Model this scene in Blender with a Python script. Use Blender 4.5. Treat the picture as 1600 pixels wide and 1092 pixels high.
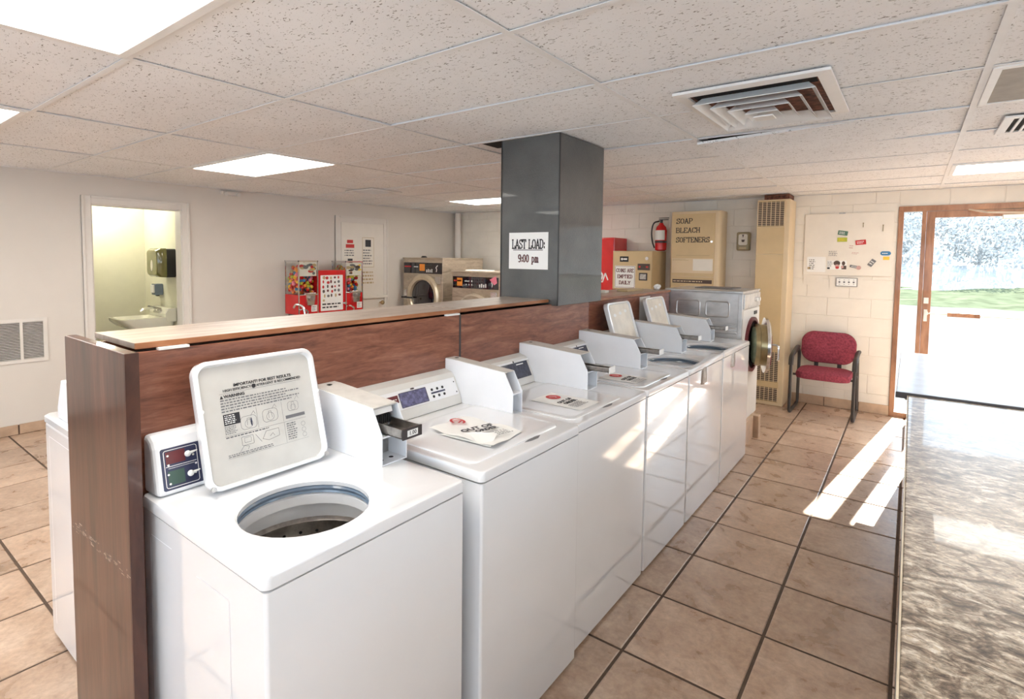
import bpy, bmesh, math, random
from mathutils import Vector, Matrix
random.seed(7)
for o in list(bpy.data.objects): bpy.data.objects.remove(o)
scene = bpy.context.scene
COL = scene.collection

# ------------------------------------------------------------------ camera
F_PX, YAW, PITCH, ROLL, CAM_H, DY = 841.242, -0.638, -0.0577, 0.0117, 1.6252, -96.577
fw = Vector((math.sin(YAW)*math.cos(PITCH), math.cos(YAW)*math.cos(PITCH), math.sin(PITCH)))
rt = Vector((math.cos(YAW), -math.sin(YAW), 0)); up = rt.cross(fw)
rt2 = rt*math.cos(ROLL)+up*math.sin(ROLL); up2 = -rt*math.sin(ROLL)+up*math.cos(ROLL)
cd = bpy.data.cameras.new('camera'); cam = bpy.data.objects.new('camera', cd); COL.objects.link(cam)
cd.sensor_fit = 'HORIZONTAL'; cd.sensor_width = 36.0; cd.lens = 36.0*F_PX/1600
cd.shift_y = DY/1600; cd.clip_start = 0.02; cd.clip_end = 300
m = Matrix((rt2, up2, -fw)).transposed().to_4x4(); m.translation = Vector((0, 0, CAM_H))
cam.matrix_world = m
scene.camera = cam

# ------------------------------------------------------------------ world, sun, exposure
w = bpy.data.worlds.new('world'); scene.world = w; w.use_nodes = True
bg = w.node_tree.nodes['Background']; bg.inputs[0].default_value = (0.69, 0.83, 1.0, 1); bg.inputs[1].default_value = 4.5
sd = bpy.data.lights.new('sun', 'SUN'); sd.energy = 30; sd.angle = math.radians(0.5); sd.color = (1, .95, .86)
sun = bpy.data.objects.new('sun', sd); COL.objects.link(sun); sun.location = (2, 30, 20)
sun.rotation_euler = Vector((-0.134, -1, -0.68)).to_track_quat('-Z', 'Y').to_euler()
vs = scene.view_settings
vs.view_transform = 'Standard'; vs.look = 'None'; vs.exposure = 0.58; vs.gamma = 1.0; vs.use_curve_mapping = False
LAMP = 9.0          # radiance of the lit fluorescent diffusers

# ------------------------------------------------------------------ materials
MATS = {}
def nt(name):
    mt = bpy.data.materials.new(name); mt.use_nodes = True; MATS[name] = mt
    return mt, mt.node_tree, mt.node_tree.nodes, mt.node_tree.links, mt.node_tree.nodes['Principled BSDF']
def setp(p, col, rough, metal=0., spec=.5, coat=0.):
    p.inputs['Base Color'].default_value = (*col, 1); p.inputs['Roughness'].default_value = rough
    p.inputs['Metallic'].default_value = metal; p.inputs['Specular IOR Level'].default_value = spec
    p.inputs['Coat Weight'].default_value = coat; p.inputs['Coat Roughness'].default_value = .03
def coords(t, scale=(1, 1, 1), kind='Object'):
    tc = t.nodes.new('ShaderNodeTexCoord'); mp = t.nodes.new('ShaderNodeMapping')
    mp.inputs['Scale'].default_value = scale; t.links.new(tc.outputs[kind], mp.inputs[0]); return mp.outputs[0]
def noise(t, vec, scale, detail=3., dist=0., rough=.55):
    n = t.nodes.new('ShaderNodeTexNoise'); n.inputs['Scale'].default_value = scale
    n.inputs['Detail'].default_value = detail; n.inputs['Distortion'].default_value = dist
    n.inputs['Roughness'].default_value = rough
    t.links.new(vec, n.inputs['Vector']); return n.outputs['Fac']
def ramp(t, fac, stops):
    r = t.nodes.new('ShaderNodeValToRGB'); el = r.color_ramp.elements
    while len(el) < len(stops): el.new(0.5)
    for e, (p, c) in zip(el, stops): e.position = p; e.color = (*c, 1)
    t.links.new(fac, r.inputs[0]); return r.outputs[0]
def bump(t, h, p, strength, dist=.01):
    b = t.nodes.new('ShaderNodeBump'); b.inputs['Strength'].default_value = strength; b.inputs['Distance'].default_value = dist
    t.links.new(h, b.inputs['Height']); t.links.new(b.outputs[0], p.inputs['Normal'])
def plain(name, col, rough=.5, metal=0., spec=.5, coat=0., var=.06, vs_=9., bmp=0.):
    mt, t, n, l, p = nt(name); setp(p, col, rough, metal, spec, coat)
    f = noise(t, coords(t), vs_, 3)
    lo = tuple(max(0, c*(1-var)) for c in col); hi = tuple(min(1, c*(1+var)) for c in col)
    l.new(ramp(t, f, [(.3, lo), (.7, hi)]), p.inputs['Base Color'])
    if bmp: bump(t, noise(t, coords(t), 220, 2), p, bmp, .002)
    return mt
def emis(name, col, s):
    mt, t, n, l, p = nt(name); setp(p, (.8, .8, .8), .6)
    p.inputs['Emission Color'].default_value = (*col, 1); p.inputs['Emission Strength'].default_value = s; return mt
def clear(name, tint, refl=.12, rough=.02):
    mt, t, n, l, p = nt(name); n.remove(p)
    tr = n.new('ShaderNodeBsdfTransparent'); tr.inputs[0].default_value = (*tint, 1)
    gl = n.new('ShaderNodeBsdfGlossy'); gl.inputs['Roughness'].default_value = rough
    fr = n.new('ShaderNodeLayerWeight'); fr.inputs[0].default_value = refl
    mx = n.new('ShaderNodeMixShader'); out = n['Material Output']
    l.new(fr.outputs['Fresnel'], mx.inputs[0]); l.new(tr.outputs[0], mx.inputs[1]); l.new(gl.outputs[0], mx.inputs[2])
    l.new(mx.outputs[0], out.inputs[0]); return mt
def wood(name, stops, scale, rough, coat=.0, wig=1.2, axis='y'):
    mt, t, n, l, p = nt(name); setp(p, stops[0][1], rough, coat=coat)
    v = coords(t, scale); f = noise(t, v, 1.0, 8, wig, .62)
    g = noise(t, coords(t, tuple(s*6 for s in scale)), 1.0, 4, .4)
    mx = n.new('ShaderNodeMath'); mx.operation = 'MULTIPLY_ADD'; mx.inputs[1].default_value = .35
    l.new(g, mx.inputs[0]); sb = n.new('ShaderNodeMath'); sb.operation = 'SUBTRACT'; sb.inputs[1].default_value = .175
    l.new(f, sb.inputs[0]); l.new(sb.outputs[0], mx.inputs[2])
    l.new(ramp(t, mx.outputs[0], stops), p.inputs['Base Color'])
    bump(t, mx.outputs[0], p, .08, .003); return mt

plain('enamel', (.80, .81, .83), .10, coat=.8, var=.015, vs_=3)
plain('enamel_old', (.79, .79, .785), .2, coat=.3, var=.03, vs_=4)
plain('lid_inner', (.58, .565, .53), .35, var=.09, vs_=7)
plain('lid_cream', (.76, .70, .60), .4, var=.12, vs_=9)
plain('console_grey', (.68, .67, .64), .35, var=.03)
plain('console_white', (.82, .83, .85), .3, var=.02)
plain('coin_white', (.80, .82, .86), .35, var=.02)
plain('coin_cap', (.60, .58, .55), .45, var=.1, vs_=20)
plain('navy', (.035, .04, .09), .3, var=.3, vs_=12)
plain('maroon_print', (.13, .02, .025), .35, var=.2)
plain('red_print', (.55, .03, .03), .5)
plain('green_print', (.05, .10, .08), .4)
plain('print_black', (.025, .025, .03), .6)
plain('print_grey', (.16, .16, .17), .6)
plain('print_white', (.85, .85, .83), .5)
plain('lcd_dark', (.05, .055, .085), .22, var=.3, vs_=60)
plain('lcd', (.13, .13, .24), .22, var=.5, vs_=60)
plain('paper', (.86, .86, .84), .7, var=.02)
plain('paper_cream', (.80, .76, .68), .7, var=.03)
plain('chrome', (.72, .72, .72), .16, metal=1., var=.05)
plain('dull_chrome', (.42, .40, .38), .33, metal=1., var=.25, vs_=40)
plain('dark_metal', (.08, .07, .07), .4, metal=.7)
plain('black_plastic', (.018, .018, .02), .35)
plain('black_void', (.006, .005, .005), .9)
plain('rubber', (.05, .03, .03), .5)
plain('beige_metal', (.62, .47, .26), .38, var=.06, vs_=4)
plain('beige_light', (.72, .58, .38), .4, var=.04, vs_=4)
plain('tan_metal', (.50, .38, .21), .4, var=.06)
plain('grille_dark', (.09, .06, .05), .6)
plain('scuff_mark', (.40, .33, .28), .8, var=.5, vs_=60)
plain('wall_drywall', (.70, .655, .60), .85, spec=.2, var=.025, vs_=2.5, bmp=.25)
plain('wall_cmu', (.80, .75, .67), .7, spec=.3, var=.03, vs_=6, bmp=.5)
plain('mortar', (.77, .72, .64), .8, var=.03, bmp=.4)
plain('trim_white', (.74, .70, .65), .5, var=.02)
plain('door_white', (.78, .74, .67), .5, var=.02)
plain('bath_wall', (.84, .82, .68), .7, var=.02)
plain('porcelain', (.85, .83, .74), .12, coat=.4, var=.02)
plain('ceiling_tee', (.82, .83, .84), .5, var=.03)
plain('plenum', (.05, .045, .04), .9)
plain('vent_white', (.84, .84, .83), .4, var=.03)
plain('rust', (.16, .06, .035), .8, var=.7, vs_=30)
plain('diffuser_off', (.25, .205, .155), .5, var=.15, vs_=14)
plain('red_gloss', (.62, .012, .015), .25, coat=.3, var=.08)
plain('fabric_red', (.27, .05, .075), .85, spec=.2, var=.35, vs_=55, bmp=.6)
plain('chair_frame', (.05, .045, .045), .45, var=.2)
plain('grout', (.10, .065, .045), .85, var=.2, vs_=30)
plain('base_tile', (.50, .35, .24), .5, var=.15, vs_=10)
plain('counter_pale', (.50, .55, .63), .28, spec=.45, var=.12, vs_=12)
plain('counter_edge', (.66, .58, .44), .4, var=.12, vs_=14)
plain('counter_side', (.30, .29, .28), .4, var=.15)
plain('pavement', (.10, .10, .10), 1., spec=0., var=.10, vs_=.8)
plain('grass', (.070, .080, .052), 1., spec=0., var=.3, vs_=1.5)
plain('hill', (.21, .215, .215), 1., spec=0., var=.35, vs_=1.2)
plain('bush', (.30, .305, .305), 1., spec=0., var=.35, vs_=3)
plain('closer_metal', (.70, .62, .52), .3, metal=.6)
plain('orange_sticker', (.95, .33, .05), .6)
plain('pink_sticker', (.9, .25, .35), .6)
plain('blue_print', (.05, .20, .40), .5)
plain('yellow_print', (.85, .55, .05), .5)
plain('lime_print', (.48, .52, .05), .5)
plain('dkgreen_print', (.10, .20, .14), .5)
plain('skin_print', (.60, .36, .33), .5)
plain('olive_case', (.33, .27, .15), .35, var=.1)
plain('smoke_green', (.17, .16, .05), .12, coat=.6)
plain('smoke_blue', (.16, .22, .30), .2, coat=.4)
plain('duct_tape', (.35, .36, .38), .3, metal=.6)
plain('glass_dark', (.012, .010, .016), .05, coat=1.)
plain('dome_glass', (.20, .24, .16), .06, coat=1., var=.3, vs_=14)
plain('ring_beige', (.66, .57, .43), .32, metal=.6, var=.08)
plain('ring_olive', (.38, .31, .17), .3, metal=.8, var=.2)
emis('lamp', (1., .96, .88), LAMP)
emis('bath_lamp', (1., .96, .80), 42)
clear('door_glass', (.97, .985, .98), .06)
clear('box_clear', (.96, .97, .96), .1)
WOODST = [(.25, (.11, .036, .022)), (.43, (.20, .070, .040)), (.57, (.265, .10, .058)), (.75, (.36, .16, .10))]
wood('wood_board', WOODST, (7, 4.5, 30), .36, coat=.1, wig=1.0)
wood('wood_end', [(.30, (.022, .008, .006)), (.45, (.06, .021, .014)), (.6, (.10, .038, .024)), (.75, (.17, .075, .05))], (11, 3, 1.1), .30, coat=.2)
wood('wood_ledge', [(.3, (.25, .19, .15)), (.5, (.38, .31, .26)), (.7, (.50, .43, .38))], (16, 2.5, 4), .38, coat=.15)
wood('wood_edge', [(.3, (.17, .06, .02)), (.5, (.34, .13, .05)), (.7, (.48, .23, .11))], (8, 1.5, 9), .4)
wood('door_brown', [(.3, (.20, .085, .035)), (.5, (.33, .15, .07)), (.7, (.44, .22, .11))], (6, 6, 1.2), .35, coat=.2)
wood('stainless', [(.3, (.42, .42, .42)), (.5, (.60, .60, .60)), (.7, (.74, .74, .74))], (1.5, 40, 3), .3)
MATS['stainless'].node_tree.nodes['Principled BSDF'].inputs['Metallic'].default_value = .75
wood('stainless_warm', [(.3, (.40, .34, .26)), (.5, (.54, .46, .36)), (.7, (.66, .58, .47))], (3, 3, 14), .38)
MATS['stainless_warm'].node_tree.nodes['Principled BSDF'].inputs['Metallic'].default_value = .5

def m_tile():
    mt, t, n, l, p = nt('floor_tile'); setp(p, (.45, .31, .22), .26, spec=.5)
    oi = n.new('ShaderNodeObjectInfo'); tc = n.new('ShaderNodeTexCoord')
    ad = n.new('ShaderNodeVectorMath'); ad.operation = 'ADD'
    sc = n.new('ShaderNodeVectorMath'); sc.operation = 'SCALE'; sc.inputs['Scale'].default_value = 37
    cb = n.new('ShaderNodeCombineXYZ'); l.new(oi.outputs['Random'], cb.inputs[0]); l.new(oi.outputs['Random'], cb.inputs[1])
    l.new(cb.outputs[0], sc.inputs[0]); l.new(tc.outputs['Object'], ad.inputs[0]); l.new(sc.outputs[0], ad.inputs[1])
    f1 = noise(t, ad.outputs[0], 5.5, 6, .6, .6); f2 = noise(t, ad.outputs[0], 34, 5, .3, .65)
    c1 = ramp(t, f1, [(.28, (.37, .245, .165)), (.45, (.45, .31, .22)), (.6, (.53, .385, .285)), (.75, (.62, .48, .37))])
    mx = n.new('ShaderNodeMixRGB'); mx.blend_type = 'OVERLAY'; mx.inputs[0].default_value = .38
    l.new(c1, mx.inputs[1]); l.new(ramp(t, f2, [(.3, (.28, .28, .28)), (.7, (.72, .72, .72))]), mx.inputs[2])
    hs = n.new('ShaderNodeHueSaturation'); mr = n.new('ShaderNodeMapRange')
    mr.inputs['To Min'].default_value = .88; mr.inputs['To Max'].default_value = 1.1
    l.new(oi.outputs['Random'], mr.inputs[0]); l.new(mr.outputs[0], hs.inputs['Value']); l.new(mx.outputs[0], hs.inputs['Color'])
    l.new(hs.outputs[0], p.inputs['Base Color']); bump(t, f2, p, .12, .004)
    rr = n.new('ShaderNodeMapRange'); rr.inputs['To Min'].default_value = .18; rr.inputs['To Max'].default_value = .42
    l.new(f1, rr.inputs[0]); l.new(rr.outputs[0], p.inputs['Roughness'])
m_tile()
def m_ceiltile():
    mt, t, n, l, p = nt('ceiling_board'); setp(p, (.8, .78, .75), .9, spec=.1)
    oi = n.new('ShaderNodeObjectInfo'); tc = n.new('ShaderNodeTexCoord')
    ad = n.new('ShaderNodeVectorMath'); ad.operation = 'ADD'; cb = n.new('ShaderNodeCombineXYZ')
    sc = n.new('ShaderNodeMath'); sc.operation = 'MULTIPLY'; sc.inputs[1].default_value = 50
    l.new(oi.outputs['Random'], sc.inputs[0]); l.new(sc.outputs[0], cb.inputs[0]); l.new(sc.outputs[0], cb.inputs[1])
    l.new(tc.outputs['Object'], ad.inputs[0]); l.new(cb.outputs[0], ad.inputs[1])
    mp = n.new('ShaderNodeMapping'); mp.inputs['Scale'].default_value = (1.0, 2.1, 1); mp.inputs['Rotation'].default_value = (0, 0, .5)
    l.new(ad.outputs[0], mp.inputs[0])
    f = noise(t, mp.outputs[0], 48, 1.5, 1.3, .5); g = noise(t, ad.outputs[0], 160, 2)
    m1 = ramp(t, f, [(.315, (.0, .0, .0)), (.35, (1, 1, 1))]); m2 = ramp(t, g, [(.27, (.55, .55, .55)), (.33, (1, 1, 1))])
    mm = n.new('ShaderNodeMixRGB'); mm.blend_type = 'MULTIPLY'; mm.inputs[0].default_value = 1
    l.new(m1, mm.inputs[1]); l.new(m2, mm.inputs[2])
    mx = n.new('ShaderNodeMixRGB'); l.new(mm.outputs[0], mx.inputs[0])
    mx.inputs[1].default_value = (.25, .24, .235, 1)
    big = noise(t, ad.outputs[0], 2.2, 4)
    l.new(ramp(t, big, [(.3, (.84, .855, .875)), (.65, (.90, .915, .935))]), mx.inputs[2])
    l.new(mx.outputs[0], p.inputs['Base Color']); bump(t, mm.outputs[0], p, .35, .006)
m_ceiltile()
def m_granite():
    mt, t, n, l, p = nt('counter_stone'); setp(p, (.4, .35, .3), .3, coat=.2)
    v = coords(t, (1, 1.7, 1)); f = noise(t, v, 15, 8, 1.1, .66); g = noise(t, coords(t, (1, 1.6, 1)), 60, 5, .8, .7)
    c1 = ramp(t, f, [(.32, (.035, .025, .02)), (.43, (.17, .125, .09)), (.52, (.38, .315, .24)), (.64, (.68, .62, .53))])
    mx = n.new('ShaderNodeMixRGB'); mx.blend_type = 'OVERLAY'; mx.inputs[0].default_value = .75
    l.new(c1, mx.inputs[1]); l.new(ramp(t, g, [(.35, (.12, .12, .12)), (.65, (.85, .85, .85))]), mx.inputs[2])
    l.new(mx.outputs[0], p.inputs['Base Color'])
m_granite()
def m_pillar():
    mt, t, n, l, p = nt('pillar_grey'); setp(p, (.08, .085, .085), .34, spec=.6, coat=.25)
    f = noise(t, coords(t), 3.5, 6); l.new(ramp(t, f, [(.3, (.050, .054, .055)), (.7, (.105, .108, .105))]), p.inputs['Base Color'])
    bump(t, noise(t, coords(t), 130, 4), p, .4, .004)
m_pillar()

# ------------------------------------------------------------------ geometry helpers
def BM(): return bmesh.new()
def bx(b, x0, x1, y0, y1, z0, z1):
    if x0 > x1: x0, x1 = x1, x0
    if y0 > y1: y0, y1 = y1, y0
    if z0 > z1: z0, z1 = z1, z0
    v = [b.verts.new(p) for p in ((x0,y0,z0),(x1,y0,z0),(x1,y1,z0),(x0,y1,z0),(x0,y0,z1),(x1,y0,z1),(x1,y1,z1),(x0,y1,z1))]
    for f in ((0,3,2,1),(4,5,6,7),(0,1,5,4),(1,2,6,5),(2,3,7,6),(3,0,4,7)): b.faces.new([v[i] for i in f])
    return b
def box(*a): return bx(BM(), *a)
class Fr:                       # a local frame: origin + three axes
    def __init__(s, o, u, v, n=None):
        s.o = Vector(o); s.u = Vector(u).normalized(); s.v = Vector(v).normalized()
        s.n = Vector(n).normalized() if n is not None else s.u.cross(s.v)
    def __call__(s, a, b, c=0.): return s.o+s.u*a+s.v*b+s.n*c
class FrS(Fr):                  # the same with the first two axes offset and stretched
    def __init__(s, f, da, ka, db, kb): s.o, s.u, s.v, s.n = f.o, f.u, f.v, f.n; s.q = (da, ka, db, kb)
    def __call__(s, a, b, c=0.): return s.o+s.u*(s.q[0]+a*s.q[1])+s.v*(s.q[2]+b*s.q[3])+s.n*c
def fbox(b, f, a0, a1, b0, b1, c0, c1):
    v = [b.verts.new(f(*p)) for p in ((a0,b0,c0),(a1,b0,c0),(a1,b1,c0),(a0,b1,c0),(a0,b0,c1),(a1,b0,c1),(a1,b1,c1),(a0,b1,c1))]
    for q in ((0,3,2,1),(4,5,6,7),(0,1,5,4),(1,2,6,5),(2,3,7,6),(3,0,4,7)): b.faces.new([v[i] for i in q])
    return b
def rr(a0, a1, b0, b1, r, k=6):  # rounded rectangle outline, 4k points
    pts = []; r = min(r, (a1-a0)/2, (b1-b0)/2)
    for q, (cx, cy) in enumerate(((a1-r, b1-r), (a0+r, b1-r), (a0+r, b0+r), (a1-r, b0+r))):
        for i in range(k):
            t = math.pi/2*(q+(i+.5)/k); pts.append((cx+r*math.cos(t), cy+r*math.sin(t)))
    return pts
def circ(cx, cy, r, k=6, ry=None):
    ry = r if ry is None else ry; n = 4*k
    return [(cx+r*math.cos(2*math.pi*(i+.5)/n), cy+ry*math.sin(2*math.pi*(i+.5)/n)) for i in range(n)]
def loops(b, f, ls, cap0=True, cap1=True):   # ls: list of (outline, height) skinned together
    rows = [[b.verts.new(f(x, y, h)) for x, y in o] for o, h in ls]
    n = len(rows[0])
    for r0, r1 in zip(rows, rows[1:]):
        for i in range(n): b.faces.new((r0[i], r0[(i+1) % n], r1[(i+1) % n], r1[i]))
    if cap0: b.faces.new(rows[0][::-1])
    if cap1: b.faces.new(rows[-1])
    return b
def prism(b, f, poly, c0, c1): return loops(b, f, [(poly, c0), (poly, c1)])
def cyl(b, p, q, r, n=16, r2=None):
    p, q = Vector(p), Vector(q); d = (q-p).normalized(); a = d.orthogonal().normalized(); fr = Fr(p, a, d.cross(a), d)
    h = (q-p).length; r2 = r if r2 is None else r2
    o = [(math.cos(2*math.pi*i/n), math.sin(2*math.pi*i/n)) for i in range(n)]
    return loops(b, fr, [([(x*r, y*r) for x, y in o], 0), ([(x*r2, y*r2) for x, y in o], h)])
def tube(b, pts, r, n=8, closed=False, rx=None):
    pts = [Vector(p) for p in pts]; N = len(pts); rows = []; ref = None
    for i, p in enumerate(pts):
        a = pts[i-1] if (i > 0 or closed) else p; c = pts[(i+1) % N] if (i < N-1 or closed) else p
        d = (c-a).normalized()
        if ref is None: ref = d.orthogonal().normalized()
        s = (ref-d*ref.dot(d)).normalized(); ref = s; u = d.cross(s)
        rows.append([b.verts.new(p+s*math.cos(2*math.pi*j/n)*r+u*math.sin(2*math.pi*j/n)*(rx or r)) for j in range(n)])
    for i in range(N if closed else N-1):
        r0, r1 = rows[i], rows[(i+1) % N]
        for j in range(n): b.faces.new((r0[j], r0[(j+1) % n], r1[(j+1) % n], r1[j]))
    if not closed: b.faces.new(rows[0][::-1]); b.faces.new(rows[-1])
    return b
def smoothpath(pts, r=.04, k=4, closed=False):
    P = [Vector(p) for p in pts]; out = []; N = len(P)
    for i in range(N):
        if not closed and i in (0, N-1): out.append(P[i]); continue
        a, c = P[i-1], P[(i+1) % N]; p = P[i]
        s = p+(a-p).normalized()*min(r, (a-p).length*.45); e = p+(c-p).normalized()*min(r, (c-p).length*.45)
        for j in range(k+1):
            t = j/k; out.append(s*(1-t)**2+p*2*t*(1-t)+e*t*t)
    return out
def ball(b, c, r, seg=8, ring=5, sx=1, sy=1, sz=1):
    M = Matrix.Translation(c) @ Matrix.Diagonal((sx, sy, sz, 1))
    bmesh.ops.create_uvsphere(b, u_segments=seg, v_segments=ring, radius=r, matrix=M); return b
ROOT = {}
def obj(name, b, mat, parent=None, bevel=0., smooth=False, stuff=False, label=None, seg=2):
    off = ROOT.get(parent.name, Vector()) if parent else Vector()
    bmesh.ops.recalc_face_normals(b, faces=b.faces)
    if off.length: bmesh.ops.translate(b, verts=b.verts, vec=-off)
    me = bpy.data.meshes.new(name); b.to_mesh(me); b.free()
    me.materials.append(MATS[mat])
    o = bpy.data.objects.new(name, me); COL.objects.link(o)
    if parent: o.parent = parent
    ROOT[o.name] = off
    if smooth:
        for p in me.polygons: p.use_smooth = True
        me.set_sharp_from_angle(angle=math.radians(38))
        if name in ('body', 'top_deck', 'lid', 'sheet'):
            md = o.modifiers.new('flat', 'WEIGHTED_NORMAL'); md.keep_sharp = True; md.weight = 100
    if bevel:
        md = o.modifiers.new('bevel', 'BEVEL'); md.width = bevel; md.segments = seg; md.limit_method = 'ANGLE'; md.angle_limit = math.radians(40)
        md.harden_normals = False
    if stuff: o['kind'] = 'stuff'
    if label: o['label'] = label
    return o
def center(o):                   # origin of a one-mesh thing to its base centre
    me = o.data; xs = [v.co for v in me.vertices]
    c = Vector(((min(v.x for v in xs)+max(v.x for v in xs))/2, (min(v.y for v in xs)+max(v.y for v in xs))/2, min(v.z for v in xs)))
    for v in me.vertices: v.co -= c
    o.location = o.location+c; return o
def thing(name, label, cat, loc, group=None):
    o = bpy.data.objects.new(name, None); COL.objects.link(o); o.location = loc; o.empty_display_size = .1
    o['label'] = label; o['category'] = cat
    if group: o['group'] = group
    ROOT[o.name] = Vector(loc); return o
def tag(o, label, cat, group=None):
    o['label'] = label; o['category'] = cat
    if group: o['group'] = group
    if o.type == 'MESH' and o.location.length == 0: center(o)
    return o
def struct(o): o['kind'] = 'structure'; return o
_fc = [0]
def text(name, s, f, size, mat, parent, align='CENTER', ext=.0004, bold=0.):
    cu = bpy.data.curves.new('t', 'FONT'); cu.body = s; cu.size = size; cu.align_x = align; cu.align_y = 'CENTER'; cu.extrude = ext; cu.offset = bold; cu.resolution_u = 2
    to = bpy.data.objects.new('t', cu); COL.objects.link(to); bpy.context.view_layer.update()
    me = bpy.data.meshes.new_from_object(to.evaluated_get(bpy.context.evaluated_depsgraph_get()))
    bpy.data.objects.remove(to); b = BM(); b.from_mesh(me); bpy.data.meshes.remove(me)
    for v in b.verts: v.co = f(*v.co)
    return obj(name, b, mat, parent)
# slab-serif stroke lettering
GL = {'A': [[(0,0),(2,6),(4,0)],[(.7,2),(3.3,2)]], 'B': [[(0,0),(0,6)],[(0,6),(2.8,6),(3.6,5.2),(3.6,4),(2.8,3.2),(0,3.2)],[(2.8,3.2),(4,2.4),(4,.8),(3,0),(0,0)]],
 'C': [[(4,1.4),(3.4,.3),(2,0),(.6,.6),(0,2),(0,4),(.6,5.4),(2,6),(3.4,5.7),(4,4.6)],[(4,6),(4,4.6)]], 'D': [[(.3,0),(.3,6)],[(0,6),(2.4,6),(3.6,5.2),(4,3.8),(4,2.2),(3.6,.8),(2.4,0),(0,0)]],
 'E': [[(.3,0),(.3,6)],[(0,0),(3.8,0),(3.8,1.2)],[(0,6),(3.6,6),(3.6,4.8)],[(.3,3),(2.6,3)]], 'F': [[(.3,0),(.3,6)],[(0,6),(3.6,6),(3.6,4.8)],[(.3,3),(2.6,3)]],
 'H': [[(.3,0),(.3,6)],[(3.7,0),(3.7,6)],[(.3,3),(3.7,3)]], 'I': [[(1,0),(1,6)]], 'L': [[(.3,0),(.3,6)],[(0,0),(3.6,0),(3.6,1.6)]], 'M': [[(.3,0),(.3,6),(2.4,1.4),(4.5,6),(4.5,0)]],
 'N': [[(.3,0),(.3,6),(3.7,0),(3.7,6)]], 'O': [[(2,0),(.6,.6),(0,2),(0,4),(.6,5.4),(2,6),(3.4,5.4),(4,4),(4,2),(3.4,.6),(2,0)]], 'P': [[(.3,0),(.3,6)],[(0,6),(2.8,6),(3.8,5.2),(3.8,3.6),(2.8,2.8),(.3,2.8)]],
 'R': [[(.3,0),(.3,6)],[(0,6),(2.8,6),(3.7,5.2),(3.7,4),(2.8,3.1),(.3,3.1)],[(2.2,3.1),(4,0)]], 'S': [[(.2,0),(.2,1.6)],[(.2,1.2),(1,.2),(2.4,0),(3.6,.6),(3.8,1.8),(3,2.8),(1,3.4),(.2,4.3),(.5,5.4),(1.8,6),(3,5.7),(3.6,4.9)],[(3.6,6),(3.6,4.6)]],
 'T': [[(2,0),(2,6)],[(0,4.8),(0,6),(4,6),(4,4.8)]], 'Y': [[(2,0),(2,2.8),(0,6)],[(2,2.8),(4,6)]], ':': [[(.6,.4),(.6,1.2)],[(.6,3),(.6,3.8)]], '.': [[(.5,0),(.5,.6)]],
 '9': [[(.4,.4),(1.6,0),(3,.6),(3.6,2.2),(3.6,4.2),(3,5.6),(1.8,6),(.6,5.4),(.2,4.2),(.6,3),(1.8,2.5),(3,3),(3.6,4)]], '0': [[(1.8,0),(.6,.8),(.2,3),(.6,5.2),(1.8,6),(3,5.2),(3.4,3),(3,.8),(1.8,0)]],
 'p': [[(.4,-1.6),(.4,4)],[(.4,3.4),(1.6,4),(2.8,3.4),(3.2,2),(2.8,.6),(1.6,0),(.4,.6)]], 'm': [[(.4,0),(.4,4)],[(.4,3.2),(1.4,4),(2.2,3.4),(2.2,0)],[(2.2,3.2),(3.2,4),(4,3.4),(4,0)]]}
NOSERIF = ':.'
def serif(name, s, f, h, mat, parent, wt=.75, ser=1.0, track=1.5, sx=1.0):
    b = BM(); k = h/6; x = 0; segs = []
    wd = lambda c: max(p[0] for st in GL[c] for p in st) if c in GL else 2.
    total = sum((wd(c) if c != ' ' else 2.2)+track for c in s)-track
    x = -total/2
    for c in s:
        if c == ' ': x += 2.2+track; continue
        for st in GL[c]:
            for p, q in zip(st, st[1:]): segs.append(((x+p[0], p[1]), (x+q[0], q[1]), wt*(1.25 if abs(p[0]-q[0]) < .8*abs(p[1]-q[1]) else .8)))
            if ser and c not in NOSERIF:
                for e, nx in ((st[0], st[1]), (st[-1], st[-2])):
                    if e[1] in (0, 6, -1.6) and abs(e[0]-nx[0]) <= .6*abs(e[1]-nx[1]) and st[0] != st[-1]:
                        segs.append(((x+e[0]-ser, e[1]), (x+e[0]+ser, e[1]), wt*.7))
        x += wd(c)+track
    for (ax, ay), (qx, qy), t in segs:
        d = Vector((qx-ax, qy-ay)); L = d.length or 1; d /= L; nn = Vector((-d.y, d.x))*t/2; e = d*t*.3
        c = [Vector((ax, ay))-e-nn, Vector((qx, qy))+e-nn, Vector((qx, qy))+e+nn, Vector((ax, ay))-e+nn]
        b.faces.new([b.verts.new(f(p.x*k*sx, (p.y-3)*k, .0004)) for p in c])
    return obj(name, b, mat, parent)
def scribble(name, f, a0, a1, b0, b1, rows, mat, parent, fill=.9, dash=.012, h=.45, c=.0006):   # illegible fine print
    b = BM(); dh = (b1-b0)/rows
    for r in range(rows):
        y = b1-dh*(r+.5); a = a0; end = a0+(a1-a0)*random.uniform(fill-.25, fill)
        while a < end:
            L = random.uniform(.4, 1.5)*dash
            b.faces.new([b.verts.new(f(*p, c)) for p in ((a, y-dh*h/2), (min(a+L, end), y-dh*h/2), (min(a+L, end), y+dh*h/2), (a, y+dh*h/2))]); a += L+dash*.35
    return obj(name, b, mat, parent)
def quadline(b, f, pts, t, c=.0006, closed=False):
    P = [Vector((*p, 0)) for p in pts]
    if closed: P.append(P[0])
    for p, q in zip(P, P[1:]):
        d = (q-p); L = d.length or 1; d /= L; nn = Vector((-d.y, d.x, 0))*t/2
        b.faces.new([b.verts.new(f(v.x, v.y, c)) for v in (p-nn, q-nn, q+nn, p+nn)])
    return b
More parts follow.
